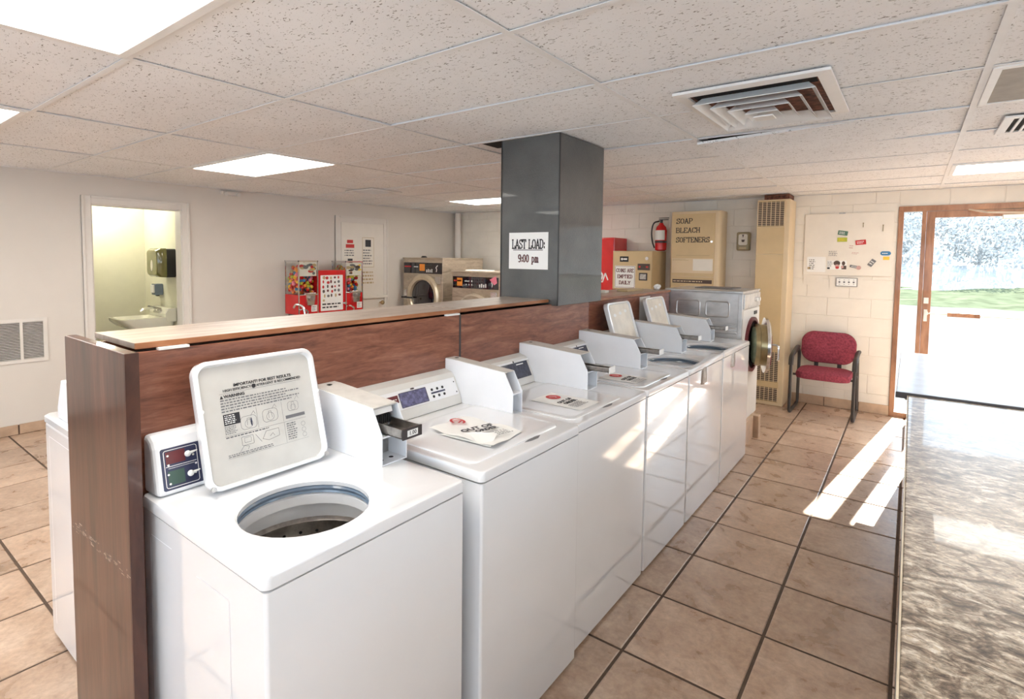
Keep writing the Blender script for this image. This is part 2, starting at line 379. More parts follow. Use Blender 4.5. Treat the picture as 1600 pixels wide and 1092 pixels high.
def disc(b, f, x, y, r, c=.0006, n=16, ry=None):
    b.faces.new([b.verts.new(f(x+r*math.cos(2*math.pi*i/n), y+(ry or r)*math.sin(2*math.pi*i/n), c)) for i in range(n)]); return b
def rect(b, f, a0, a1, b0, b1, c=.0006):
    b.faces.new([b.verts.new(f(*p, c)) for p in ((a0, b0), (a1, b0), (a1, b1), (a0, b1))]); return b
UP = (0, 0, 1)
FY = lambda x, y, z: Fr((x, y, z), (1, 0, 0), UP, (0, -1, 0))      # surface facing -Y
FX = lambda x, y, z: Fr((x, y, z), (0, 1, 0), UP, (1, 0, 0))       # surface facing +X
FZ = lambda x, y, z: Fr((x, y, z), (1, 0, 0), (0, 1, 0), UP)

# ================================================================== STRUCTURE
XL, XR, YN, YB, ZC = -6.30, 3.6, -3.0, 6.862, 2.344
TS, TX, TY = .4512, -.898, 2.009
floor = struct(obj('floor', box(-8.1, XR, YN, YB+.25, -.12, -.004), 'grout'))
# floor tiles : the ones in view are parts, the rest one joined part
def tile_bm(b, x, y, w=TS-.011, z=0.):
    h = w/2
    loops(b, FZ(x, y, 0), [(rr(-h, h, -h, h, .004, 1), -.01), (rr(-h, h, -h, h, .004, 1), -.0025), (rr(-h+.004, h-.004, -h+.004, h-.004, .004, 1), z)], cap0=False)
    return b
tb = tile_bm(BM(), 0, 0); tme = bpy.data.meshes.new('floor_tile'); tb.to_mesh(tme); tb.free(); tme.materials.append(MATS['floor_tile'])
cells = []
for i in range(-12, 11):
    for j in range(-12, 12):
        cx, cy = TX+TS*(i+.5), TY+TS*(j+.5)
        if XL-.1 < cx < XR and YN < cy < YB+.2: cells.append((cx, cy))
fvx = []
def visible(c):
    d = Vector((c[0], c[1], -CAM_H)); z = d.dot(fw)
    if z < .2: return False
    px = 800+F_PX*d.dot(rt2)/z; py = 546+DY-F_PX*d.dot(up2)/z
    return -250 < px < 1850 and py < 1400 and not (-1.6 < c[0] < -1.15 and c[1] < 4.6) and not (c[0] > .4 and c[1] < 5) and not (c[0] > 1.6)
vis = sorted([c for c in cells if visible(c)], key=lambda c: c[0]**2+c[1]**2)[:295]
for c in vis:
    o = bpy.data.objects.new('floor_tile', tme); COL.objects.link(o); o.parent = floor
    o.location = (c[0], c[1], random.uniform(-.0006, .0006)); o.rotation_euler = (random.uniform(-.001, .001), random.uniform(-.001, .001), random.choice((0, math.pi/2, math.pi)))
b = BM(); vset = set(vis)
for c in cells:
    if c not in vset: tile_bm(b, *c)
obj('floor_tiles_beyond', b, 'floor_tile', floor, stuff=True)

# ---- left wall (drywall) with the washroom doorway
b = BM(); D0, D1, DT = 1.747, 2.541, 2.082
bx(b, XL-.12, XL, YN, D0, 0, ZC+.2); bx(b, XL-.12, XL, D1, YB+.2, 0, ZC+.2); bx(b, XL-.12, XL, D0, D1, DT, ZC+.2)
struct(obj('wall_left', b, 'wall_drywall'))
b = BM(); bx(b, XL, XL+.012, YN, D0-.085, 0, .09); bx(b, XL, XL+.012, D1+.085, 4.42, 0, .09)
bl = struct(obj('baseboard_left', BM() if False else box(XL, XL+.008, YN, D0-.09, 0, .085), 'grout')); b.free()
y = .2
while y < D0-.1:
    e = min(y+.32, D0-.09); obj('base_tile', box(XL+.001, XL+.014, y+.003, e-.003, .003, .09), 'base_tile', bl, bevel=.002); y += .325
t = struct(obj('trim_1', box(XL-.13, XL, D0+.0005, D0+.012, 0, DT-.012), 'trim_white'))
def casing(name, y0, y1, zt, wd=.075, dep=.022):
    o = struct(obj(name, box(XL, XL+.004, y0-wd, y1+wd, zt, zt+.01), 'trim_white'))
    for a, c, z0, z1, nm in ((y0-wd, y0, 0, zt+wd, 'casing'), (y1, y1+wd, 0, zt+wd, 'casing'), (y0, y1, zt, zt+wd, 'head_casing')):
        bb = BM(); bx(bb, XL, XL+dep*.6, a, c, z0, z1)
        if nm == 'casing':
            s = a if a < y0 else c-.022; bx(bb, XL, XL+dep, s, s+.022, z0, z1)
        else: bx(bb, XL, XL+dep, a, c, z1-.022, z1)
        obj(nm, bb, 'trim_white', o, bevel=.002)
    return o
casing('trim_2', D0, D1, DT)
# jamb lining
struct(obj('trim_3', bx(box(XL-.13, XL, D1-.012, D1-.0005, 0, DT-.012), XL-.13, XL, D0+.0005, D1-.0005, DT-.012, DT-.0005), 'trim_white'))
# washroom behind the doorway
BW = 2.78
b = BM(); bx(b, -8.1, XL-.12, BW, BW+.1, 0, ZC+.1); struct(obj('wall_washroom_right', b, 'bath_wall'))
struct(obj('wall_washroom_back', box(-8.1, -8.0, .6, BW, 0, ZC+.1), 'bath_wall'))
struct(obj('wall_washroom_left', box(-8.1, XL-.12, .5, .6, 0, ZC+.1), 'bath_wall'))
struct(obj('ceiling_washroom', box(-8.1, XL-.12, .5, BW+.1, ZC+.1, ZC+.18), 'bath_wall'))
# ---- white door on the left wall
E0, E1, ET = 4.525, 5.285, 2.08
casing('trim_4', E0, E1, ET)
dr = struct(obj('door_1', box(XL, XL+.008, E0, E1, 0.01, ET), 'trim_white'))
obj('door_leaf', box(XL+.008, XL+.02, E0+.015, E1-.012, .015, ET-.012), 'door_white', dr, bevel=.003)
obj('kick_rail', box(XL+.02, XL+.055, E0-.06, E1+.03, 1.0, 1.035), 'door_white', dr, bevel=.004)
kb = BM(); cyl(kb, (XL+.02, E1-.08, .93), (XL+.055, E1-.08, .93), .012); ball(kb, (XL+.075, E1-.08, .93), .032, 12, 8)
obj('knob', kb, 'ring_olive', dr, smooth=True)

# ---- back wall of painted blocks with the entrance
DX0, DX1, DH = -.132, 1.62, 2.184
b = BM(); bx(b, XL-.1, DX0, YB+.004, YB+.2, 0, ZC+.2); bx(b, DX0, DX1, YB+.004, YB+.2, DH, ZC+.2); bx(b, DX1, XR+.1, YB+.004, YB+.2, 0, ZC+.2)
wb = struct(obj('wall_back', b, 'mortar'))
BWID, BHT = .405, .2025; bmesh_cache = {}
def block(x0, x1, z0, z1):
    wd, h = round(x1-x0, 4), round(z1-z0, 4)
    if (wd, h) not in bmesh_cache:
        g = .002; q = BM()
        loops(q, Fr((0, 0, 0), (1, 0, 0), UP, (0, -1, 0)), [(rr(g, wd-g, g, h-g, .003, 1), -.01), (rr(g, wd-g, g, h-g, .003, 1), .001), (rr(g+.003, wd-g-.003, g+.003, h-g-.003, .003, 1), .0032)], cap0=False)
        me = bpy.data.meshes.new('block'); q.to_mesh(me); q.free(); me.materials.append(MATS['wall_cmu']); bmesh_cache[(wd, h)] = me
    o = bpy.data.objects.new('block', bmesh_cache[(wd, h)]); COL.objects.link(o); o.parent = wb
    o.location = (x0, YB+.0038+random.uniform(-.0008, .0008), z0)
for r in range(12):
    z0 = r*BHT; z1 = min(z0+BHT, ZC+.02); x = DX0-BWID*(.5 if r % 2 else 1)
    xe = DX0
    while xe > XL+.05:
        xs = max(x, XL); block(xs, xe, z0, z1); xe = xs; x -= BWID
for r in (11,):
    x = DX0
    while x < DX1+.3: block(x, x+BWID, DH+.002, ZC+.02); x += BWID
# tile base along the back wall, in pieces
bb_ = struct(obj('baseboard_back', box(-1.05, DX0+.01, YB-.004, YB+.002, 0, .1), 'grout'))
x = -1.05
while x < DX0: e = min(x+.325, DX0+.01); obj('base_tile', box(x+.003, e-.003, YB-.014, YB-.002, .003, .105), 'base_tile', bb_, bevel=.002); x += .325
# ---- right and rear walls, windows out of frame; right ones added as fill light
def wall_open(name, ax, c0, c1, s0, s1, holes):
    b = BM(); zs0, zs1 = .85, 2.1; last = s0
    def piece(a, e, z0, z1):
        if ax == 'x': bx(b, c0, c1, a, e, z0, z1)
        else: bx(b, a, e, c0, c1, z0, z1)
    for h0, h1 in holes:
        piece(last, h0, 0, ZC+.2); piece(h0, h1, 0, zs0); piece(h0, h1, zs1, ZC+.2); last = h1
    piece(last, s1, 0, ZC+.2); return struct(obj(name, b, 'wall_drywall'))
RW_FILL = [(-2.2, -.6), (2.6, 4.0)]; NW = [(-4.6, -2.4), (-1.6, .6), (1.2, 3.2)]
wall_open('wall_right', 'x', XR, XR+.15, YN, YB, RW_FILL); wall_open('wall_rear', 'y', YN-.15, YN, XL-.12, XR+.15, NW)
n = 0
for ax, hs in (('x', RW_FILL), ('y', NW)):
    for a, e in hs:
        n += 1; b = BM(); g = BM()
        for (p, q, z0, z1) in ((a, a+.05, .9, 2.05), (e-.05, e, .9, 2.05), (a, e, .85, .9), (a, e, 2.05, 2.1), ((a+e)/2-.025, (a+e)/2+.025, .9, 2.05)):
            bx(b, XR+.04, XR+.1, p, q, z0, z1) if ax == 'x' else bx(b, p, q, YN-.1, YN-.04, z0, z1)
        bx(g, XR+.066, XR+.072, a, e, .85, 2.1) if ax == 'x' else bx(g, a, e, YN-.072, YN-.066, .85, 2.1)
        wo = struct(obj('window_%d' % n, b, 'door_brown')); obj('pane', g, 'door_glass', wo)

# ---- ceiling grid
XG = [XL, -4.985, -3.686, -2.380, -1.081, .196, 1.475, 2.75, XR]
YG = [YN] + [.789+.63*k for k in range(-5, 10)] + [YB]
ce = struct(obj('ceiling', box(XL-.12, XR+.15, YN-.15, YB+.2, ZC+.09, ZC+.16), 'plenum'))
for x in XG[1:-1]: obj('main_tee', bx(box(x-.013, x+.013, YN, YB, ZC, ZC+.003), x-.0015, x+.0015, YN, YB, ZC+.003, ZC+.04), 'ceiling_tee', ce)
for x in (XL+.011, XR-.011): obj('wall_angle', box(x-.011, x+.011, YN, YB, ZC, ZC+.003), 'ceiling_tee', ce)
for y in (YN+.011, YB-.011): obj('wall_angle', box(XL, XR, y-.011, y+.011, ZC, ZC+.003), 'ceiling_tee', ce)
LIT = {(3, 5), (1, 5), (1, 8), (1, 13), (5, 13), (5, 2), (7, 5), (7, 9), (3, 1), (1, 1), (6, 7)}  # panels listed after the entrance one are unseen, added to brighten the room
OFF = {(5, 9)}
HOLE = {(4, 9)}
tile_mesh = {}
for i in range(len(XG)-1):
    for j in range(len(YG)-1):
        x0, x1, y0, y1 = XG[i], XG[i+1], YG[j], YG[j+1]
        if j: obj('cross_tee', bx(box(x0+.013, x1-.013, y0-.011, y0+.011, ZC-.0005, ZC+.002), x0+.013, x1-.013, y0-.001, y0+.001, ZC+.002, ZC+.03), 'ceiling_tee', ce)
        if (i, j) in LIT or (i, j) in OFF: continue
        wd, h = round(x1-x0-.006, 3), round(y1-y0-.006, 3)
        if (wd, h) not in tile_mesh:
            q = box(-wd/2, wd/2, -h/2, h/2, 0, .015); me = bpy.data.meshes.new('ceiling_panel'); q.to_mesh(me); q.free(); me.materials.append(MATS['ceiling_board']); tile_mesh[(wd, h)] = me
        o = bpy.data.objects.new('ceiling_panel', tile_mesh[(wd, h)]); COL.objects.link(o); o.parent = ce
        o.location = ((x0+x1)/2, (y0+y1)/2, ZC+.0045+random.uniform(0, .003))
        o.rotation_euler = (random.uniform(-.004, .004), random.uniform(-.002, .002), 0)
        if (i, j) == (4, 10): o.location.z -= .014; o.location.y += .012; o.rotation_euler = (.004, -.032, 0)   # the slipped panel behind the big vent
        if (i, j) in ((3, 8), (3, 9), (2, 7), (3, 7)): o.rotation_euler = (random.uniform(-.012, .012), .003, 0)
LLAB = {(3, 5): 'big glowing ceiling light panel above the nearest open washer', (1, 5): 'glowing ceiling light panel by the left wall above the return grille',
        (1, 8): 'glowing ceiling light panel in front of the washroom doorway', (1, 13): 'glowing ceiling light panel above the steel front-load machines',
        (5, 13): 'bright ceiling light panel close to the glass entrance door'}
for i, j in sorted(LIT | OFF):
    x0, x1, y0, y1 = XG[i]+.013, XG[i+1]-.013, YG[j]+.011, YG[j+1]-.011; on = (i, j) in LIT
    t = thing('ceiling_light', LLAB.get((i, j), 'unseen ceiling panel added out of frame to brighten the room') if on else 'unlit brownish ceiling light panel in a white frame above the counter', 'ceiling light', ((x0+x1)/2, (y0+y1)/2, ZC-.006), 'ceiling light panels')
    b = BM(); s = .03
    for a in ((x0, x1, y0, y0+s), (x0, x1, y1-s, y1), (x0, x0+s, y0+s, y1-s), (x1-s, x1, y0+s, y1-s)): bx(b, *a, ZC-.006, ZC+.006)
    obj('frame', b, 'vent_white', t, bevel=.002)
    obj('diffuser', box(x0+s, x1-s, y0+s, y1-s, ZC-.001, ZC+.01), 'lamp' if on else 'diffuser_off', t)
# ---- entrance: frame, side light, door
fr = struct(obj('window_20', bx(box(DX0, DX0+.045, YB-.02, YB+.1, 0, DH-.055), DX0, DX1, YB-.02, YB+.1, DH-.055, DH), 'door_brown', bevel=.004))
obj('sill', box(DX0, .075, YB-.01, YB+.1, 0, .05), 'door_brown', fr, bevel=.003)
obj('mullion', box(.062, .098, YB-.02, YB+.1, 0, DH-.055), 'door_brown', fr, bevel=.004)
obj('mullion', box(1.10, 1.14, YB-.02, YB+.1, 0, DH-.055), 'door_brown', fr, bevel=.004)
obj('jamb', box(DX1-.045, DX1, YB-.02, YB+.1, 0, DH-.055), 'door_brown', fr, bevel=.004)
obj('pane', box(DX0+.045, .062, YB+.045, YB+.051, .05, DH-.055), 'door_glass', fr)
obj('pane', box(1.14, DX1-.045, YB+.045, YB+.051, .05, DH-.055), 'door_glass', fr)
dd = struct(obj('door_2', bx(box(.10, .168, YB-.01, YB+.035, .015, DH-.058), 1.03, 1.098, YB-.01, YB+.035, .015, DH-.058), 'door_brown', bevel=.004))
obj('top_rail', box(.168, 1.03, YB-.01, YB+.035, 2.062, DH-.058), 'door_brown', dd, bevel=.003)
obj('bottom_rail', box(.168, 1.03, YB-.01, YB+.035, .015, .16), 'door_brown', dd, bevel=.003)
obj('pane', box(.168, 1.03, YB+.01, YB+.016, .16, 2.062), 'door_glass', dd)
pb = obj('push_bar', cyl(BM(), (.14, YB-.06, 1.105), (1.06, YB-.06, 1.105), .006, 10), 'closer_metal', dd, smooth=True)
obj('push_plate', box(.30, .545, YB-.075, YB-.05, 1.085, 1.125), 'door_brown', pb, bevel=.003)
obj('bracket', bx(box(.13, .15, YB-.066, YB-.01, 1.09, 1.12), 1.05, 1.07, YB-.066, YB-.01, 1.09, 1.12), 'closer_metal', pb)
obj('lock', bx(box(.11, .15, YB-.016, YB-.01, 1.20, 1.26), .115, .145, YB-.016, YB-.01, 1.02, 1.14), 'closer_metal', dd, bevel=.002)
cl = obj('door_closer', box(.66, .95, YB-.075, YB-.012, 2.03, 2.075), 'closer_metal', dd, bevel=.006)
obj('closer_arm', tube(BM(), [(.92, YB-.05, 2.08), (.55, YB-.16, 2.09), (.42, YB-.03, 2.13)], .009, 8), 'closer_metal', cl)
# ---- outdoors
og = struct(obj('ground_outside', box(-60, 60, YB+.2, 60, -.25, -.12), 'pavement'))
b = BM()
bmesh.ops.create_grid(b, x_segments=70, y_segments=5, size=.5, matrix=Matrix.Translation((0, 30.5, -.05)) @ Matrix.Diagonal((90, 9, 1, 1)))
for v in b.verts: v.co.z += (v.co.y-26)*.055-.07+(random.uniform(-.05, .12) if v.co.y > 26.5 else -.05)
g = obj('grass_verge', b, 'grass'); g['kind'] = 'stuff'; g['label'] = 'strip of green grass beyond the pavement outside'; g['category'] = 'grass'
b = BM()
bmesh.ops.create_grid(b, x_segments=60, y_segments=18, size=.5, matrix=Matrix.Translation((0, 46, 0)) @ Matrix.Diagonal((140, 26, 1, 1)))
for v in b.verts:
    s = (v.co.y-33)/26; v.co.z = .3+7*s**1.2 if s > 0 else .2
    v.co.z += random.uniform(-.35, .35)
struct(obj('hillside', b, 'hill', smooth=True))
for k, (bx_, by_, br_) in enumerate(((-5.2, 38, 1.35), (-1.2, 39.5, 1.5), (2.9, 38.2, 1.45), (7.2, 39.8, 1.6), (11.6, 38.5, 1.5), (.8, 44, 1.6), (5.6, 44.5, 1.6))):
    HZ = .3+7*((by_-33)/26)**1.2+.5; q = BM(); rs = random.Random(k)
    for _ in range(1500):
        d = Vector((rs.gauss(0, 1), rs.gauss(0, 1), rs.gauss(0, 1))).normalized()*br_*(.35+.65*rs.random()**.5)*rs.choice((1, 1, .85))
        p = Vector((bx_, by_, HZ+br_*.7))+Vector((d.x*1.25, d.y, d.z*.95)); u = Vector((rs.gauss(0, 1), rs.gauss(0, 1), rs.gauss(0, 1))).normalized(); v = u.orthogonal().normalized(); z_ = rs.uniform(.06, .16)
        q.faces.new([q.verts.new(p+a*z_*u+c*z_*.5*v) for a, c in ((-1, 0), (0, -1), (1, 0), (0, 1))])
    r = thing('hillside_shrub', 'grey twiggy shrub on the bank outside the glass door', 'shrub', (bx_, by_, HZ-.5), 'shrubs on the bank outside')
    obj('crown', q, 'bush', r); obj('stem', cyl(BM(), (bx_, by_, HZ-.6), (bx_, by_, HZ+.6), .09, 8, .05), 'bush', r)
# ================================================================== PARTITION between the two washer rows
P = thing('partition', 'long wood-grain laminate partition between the two washer rows', 'partition', (-1.85, 2.6, 0))
obj('end_panel', box(-2.09, -1.60, .503, .535, 0, 1.366), 'wood_end', P, bevel=.003)
b = BM(); fr_ = Fr((-1.601, .503, 0), (0, 1, 0), UP, (1, 0, 0)); prism(b, fr_, [(0, 0), (.032, 0), (.032, 1.366), (0, 1.366)], 0, .004)
obj('edge_band', b, 'wood_end', P)
b = BM(); fs = Fr((-2.09, .503, 0), (1, 0, 0), UP, (0, -1, 0))
for q in range(60):
    a_ = random.uniform(.01, .47); z_ = .776+random.gauss(0, .006); rect(b, fs, a_, a_+random.uniform(.008, .03), z_, z_+random.uniform(.001, .005), .0004)
obj('scuff', b, 'scuff_mark', P, stuff=True)
obj('board', box(-1.72, -1.702, .536, 1.883, 0, 1.348), 'wood_board', P, bevel=.0015)
obj('board', box(-1.72, -1.702, 1.889, 3.15, 0, 1.346), 'wood_board', P, bevel=.0015)
obj('board', box(-1.775, -1.757, 3.15, 4.77, 0, 1.318), 'wood_board', P, bevel=.0015)
obj('seam_strip', box(-1.7035, -1.701, 1.880, 1.893, .0, 1.349), 'dark_metal', P)
obj('back_board', box(-2.075, -2.06, .536, 4.77, 0, 1.34), 'wood_board', P)
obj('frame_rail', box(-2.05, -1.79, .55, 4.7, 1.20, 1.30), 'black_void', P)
for y0, y1, z in ((.567, 1.905, 1.373), (1.911, 2.684, 1.375)):
    l = obj('ledge', box(-2.045, -1.722, y0, y1, z-.017, z), 'wood_ledge', P, bevel=.001)
    obj('ledge_edge', box(-1.722, -1.7185, y0, y1, z-.017, z-.0005), 'wood_edge', l)
l = obj('ledge', box(-2.15, -1.75, 3.25, 4.77, 1.322, 1.340), 'wood_ledge', P, bevel=.001); obj('ledge_edge', box(-1.75, -1.746, 3.25, 4.77, 1.322, 1.3395), 'wood_edge', l)
obj('cleat', box(-1.722, -1.70, .62, .70, 1.3485, 1.355), 'vent_white', P); obj('cleat', box(-1.722, -1.70, 1.80, 1.883, 1.3485, 1.356), 'vent_white', P)
obj('support_pipe', cyl(BM(), (-1.735, 2.93, 1.15), (-1.735, 2.93, 1.345), .03, 16), 'vent_white', P, smooth=True)
f = FX(-1.7565, 4.2, 1.14)
nb = BM(); rect(nb, f, -.10, .12, -.16, .17, .001); nc = thing('wall_notice', 'tall white notice taped to the partition board behind the open lids', 'notice', (-1.75, 4.2, .98))
obj('sheet', nb, 'paper', nc); b = BM(); rect(b, f, -.02, .06, .10, .135, .002); obj('print', b, 'print_grey', nc); scribble('print', f, -.07, .1, -.14, .06, 6, 'print_grey', nc)

# ================================================================== WASHERS
XF, XBK, ZB, ZT = -1.042, -1.69, .922, .958
def lid_frame(y0, cream):
    vx, vz = (-.30, .954) if cream else (-.264, .9645)
    return Fr((-1.568 if cream else -1.508, y0, .966), (0, 1, 0), (vx, 0, vz), (vz, 0, -vx))
def coin_box(W, y0, kind, wd=.105):
    if kind == 'none': wd = .068
    e_ = .035 if kind == 'far' else 0.
    prof = [(-1.700, .9585), (-1.312+e_, .9585), (-1.312+e_, 1.055), (-1.357+e_, 1.136), (-1.66, 1.156), (-1.700, 1.156)]
    fc = Fr((0, y0, 0), (1, 0, 0), UP, (0, 1, 0))
    root = obj('coin_box', prism(BM(), fc, prof, 0, .004), 'coin_white', W, bevel=.0012)
    obj('side_plate', prism(BM(), fc, prof, wd-.004, wd), 'coin_white', root, bevel=.0012)
    cap = [(-1.66, 1.153), (-1.357+e_, 1.133), (-1.357+e_, 1.1375), (-1.66, 1.1575), (-1.70, 1.1575), (-1.70, 1.153)]
    c = BM(); prism(c, fc, cap, .004, wd-.004); obj('cap', c, 'coin_cap', root)
    obj('shelf', box(-1.36, -1.314+e_, y0+.004, y0+wd-.004, 1.046, 1.052), 'coin_white', root); obj('floor_plate', box(-1.40, -1.313+e_, y0+.004, y0+wd-.004, .9585, .9625), 'coin_white', root)
    obj('back_plate', bx(box(-1.405, -1.40, y0+.004, y0+wd-.004, .9585, 1.13), -1.40, -1.385, y0+.02, y0+wd-.02, 1.052, 1.13), 'dull_chrome', root)
    k = BM(); cyl(k, (-1.40, y0+.035, 1.005), (-1.385, y0+.035, 1.005), .018, 16); obj('lock', k, 'chrome', root, smooth=True)
    k = BM(); cyl(k, (-1.386, y0+.035, 1.005), (-1.383, y0+.035, 1.005), .009, 12); obj('keyhole', k, 'black_plastic', root)
    for yy in (.028, wd-.035): obj('bolt_hole', disc(BM(), FZ(-1.35, y0, .963), 0, yy, .008, 0), 'black_void', root)
    k = BM(); disc(k, FZ(-1.66, y0+wd/2, 1.158), 0, 0, .01, .0008); obj('cap_screw', k, 'black_void', root)
    if kind == 'tray':
        k = BM()
        for q in range(8): bx(k, -1.392, -1.364, y0+.018+q*.0085, y0+.0225+q*.0085, 1.075, 1.105)
        obj('coin_slots', k, 'black_plastic', root)
        obj('slot_label', fbox(BM(), Fr((-1.368, y0+.012, 1.118), (0, 1, 0), (-.3, 0, 1)), 0, .075, -.009, .009, 0, .003), 'print_white', root)
    if kind != 'none':
        t = BM(); xa, xb, ya, yb, za, zb = -1.38, -1.235, y0+.016, y0+wd-.012, 1.058, 1.088
        if kind == 'far': xb = -1.175; za, zb = 1.058, 1.08; ya, yb = y0+.03, y0+wd-.02
        bx(t, xa, xb, ya, ya+.004, za, zb); bx(t, xa, xb, yb-.004, yb, za, zb); bx(t, xa, xb, ya, yb, za, za+.004); bx(t, xb-.006, xb, ya, yb, za, zb)
        tr = obj('coin_tray', t, 'dull_chrome', root, bevel=.0008)
        if kind == 'tray':
            ff = Fr((xb, (ya+yb)/2, (za+zb)/2), (0, 1, 0), UP, (1, 0, 0))
            obj('tray_front', fbox(BM(), ff, -.040, .040, -.017, .016, 0, .004), 'dark_metal', tr)
            fp = Fr((xb+.0046, (ya+yb)/2, (za+zb)/2), (0, 1, 0), UP, (1, 0, 0)); k = BM(); rect(k, fp, -.022, .022, -.010, .010, 0); obj('price_plate', k, 'print_white', tr)
            text('price', '1.00', Fr((xb+.0052, (ya+yb)/2, (za+zb)/2), (0, 1, 0), UP, (1, 0, 0)), .018, 'print_black', tr)
        else: obj('tray_front', box(xb, xb+.006, ya-.004, yb+.004, za-.004, zb+.006), 'vent_white', tr, bevel=.002)
    return root
def washer(y0, y1, label, lid, cy, kind, hole=None, xf=XF, zo=0., console='panel', mat='enamel'):
    XBK = -1.745 if lid and lid[1] else -1.69
    W = thing('washing_machine', label, 'washing machine', ((xf+XBK)/2, (y0+y1)/2, 0), 'coin-operated top-load washers along the partition')
    zb, zt = ZB+zo, ZT+zo
    obj('body', loops(BM(), FZ(0, 0, 0), [(rr(XBK, xf-.003, y0+.004, y1-.004, .012, 4), .012), (rr(XBK, xf-.003, y0+.004, y1-.004, .012, 4), zb-.003), (rr(XBK+.01, xf-.013, y0+.014, y1-.014, .012, 4), zb-.002)], True, not hole), mat, W, smooth=True)
    f = FZ(0, 0, 0); a = (XBK, xf, y0, y1); k = 10
    def o(d, r=.02): return rr(a[0]+d, a[1]-d, a[2]+d, a[3]-d, r, k)
    L = [(o(.004), zb), (o(0), zb+.004), (o(0), zt-.010), (o(.003), zt-.003), (o(.010, .016), zt)]
    if hole:
        hx, hy, hr = hole
        rc = rr(-1.505, -1.075, hy-.215, hy+.215, .09, k); rc2 = rr(-1.495, -1.085, hy-.205, hy+.205, .085, k)
        L += [(rc, zt), (rc2, zt-.007), (circ(hx, hy, hr+.006, k), zt-.009), (circ(hx, hy, hr, k), zt-.014), (circ(hx, hy, hr+.001, k), zt-.026)]
        obj('top_deck', loops(BM(), f, L, cap0=False, cap1=False), mat, W, smooth=True)
        obj('tub_seal', loops(BM(), f, [(circ(hx, hy, r, k), zt+z) for r, z in ((hr+.001, -.0255), (hr+.005, -.030), (hr+.002, -.036), (hr+.006, -.044), (hr+.004, -.050), (hr+.03, -.052))], False, False), 'smoke_blue', W, smooth=True)
        obj('tub_ring', loops(BM(), f, [(circ(hx, hy, r, k), zt+z) for r, z in ((hr+.03, -.051), (hr+.012, -.053), (hr+.006, -.058), (hr+.006, -.085), (hr+.022, -.092), (hr+.04, -.10), (hr+.04, -.14))], False, False), 'console_white', W, smooth=True)
        tubm = obj('tub', loops(BM(), f, [(circ(hx, hy, r, k), zt+z) for r, z in ((hr+.045, -.03), (hr+.05, -.13), (hr+.03, -.15), (hr+.03, -.42), (hr-.02, -.45), (.07, -.46))], False, True), 'dull_chrome', W, smooth=True)
        hb = BM()
        for q in range(26):
            for zz in (-.18, -.22, -.26, -.30):
                th = 2*math.pi*(q+.5*(int(zz*-100/4) % 2))/26; ra = hr+.0285
                p = Vector((hx+ra*math.cos(th), hy+ra*math.sin(th), zt+zz)); nr = Vector((-math.cos(th), -math.sin(th), 0))
                disc(hb, Fr(p, (-math.sin(th), math.cos(th), 0), UP, nr), 0, 0, .005, .0006, 8)
        obj('tub_holes', hb, 'black_void', tubm, stuff=True)
        obj('agitator', loops(BM(), f, [(circ(hx, hy, r, 6), zt+z) for r, z in ((.085, -.45), (.06, -.40), (.045, -.28), (.035, -.20), (.0001, -.19))], False, False), 'console_white', W, smooth=True) if False else None
    else:
        obj('top_deck', loops(BM(), f, L, cap0=False), mat, W, smooth=True)
        lc = (y0+cy)/2-.004 if cy-y0 > .4 else (y0+y1)/2
        l0, l1 = y0+.035, cy+.005
        lo = loops(BM(), f, [(rr(-1.525, -1.085, l0, l1, .035, 8), zt-.004), (rr(-1.525, -1.085, l0, l1, .035, 8), zt+.003), (rr(-1.521, -1.089, l0+.004, l1-.004, .033, 8), zt+.006), (rr(-1.50, -1.108, l0+.03, l1-.03, .04, 8), zt+.0058)])
        ld = obj('lid', lo, mat, W, smooth=True)
        hm = (l0+l1)/2+.06; h = BM(); hpts = [(-1.078, hm-.05), (-1.068, hm-.02), (-1.066, hm+.02), (-1.078, hm+.05), (-1.083, hm+.02), (-1.083, hm-.02)]
        prism(h, f, hpts, zt+.0002, zt+.0012); obj('finger_notch', h, 'print_grey', ld)
    # console
    if console == 'round':
        prof = [(-1.700, .955+zo), (-1.603, .96+zo), (-1.632, 1.088+zo), (-1.645, 1.108+zo), (-1.668, 1.12+zo), (-1.700, 1.12+zo)]
        fc = Fr((0, y0+.012, 0), (1, 0, 0), UP, (0, 1, 0))
        C = obj('console', prism(BM(), fc, prof, 0, cy-y0-.014), 'console_white', W, bevel=.014, seg=3)
        fp = FrS(Fr((-1.6075, y0+.012, .968+zo), (0, 1, 0), (-.029, 0, .128)), -.034, 1.12, -.008, 1.06)
        g = BM(); loops(g, fp, [(rr(.045, .50, .012, .120, .006, 3), -.002), (rr(.045, .50, .012, .120, .006, 3), .0028)]); pn = obj('control_panel', g, 'navy', C)
        h = BM()
        for a0, a1 in ((.052, .128), (.136, .24)): quadline(h, fp, rr(a0, a1, .018, .114, .006, 3), .0016, .0032, True)
        for q in range(3): quadline(h, fp, rr(.146, .20, .028+q*.024, .046+q*.024, .003, 2), .0012, .0034, True)
        quadline(h, fp, [(.055, .072), (.125, .072)], .0016, .0034); quadline(h, fp, [(.06, .067), (.12, .067)], .001, .0034)
        for q in range(7): disc(h, fp, .062+.058*(q % 2)+random.uniform(-.003, .003), .028+.012*q, .0028, .0036, 8)
        obj('panel_print', h, 'print_white', pn)
        h = BM(); rect(h, fp, .056, .10, .078, .110, .0031); obj('panel_print', h, 'maroon_print', pn); h = BM(); rect(h, fp, .058, .095, .024, .060, .0031); obj('panel_print', h, 'green_print', pn)
        text('panel_lettering', 'CYCLE', Fr(fp(.17, .108, .0034), fp.u, fp.v, fp.n), .012, 'print_white', pn)
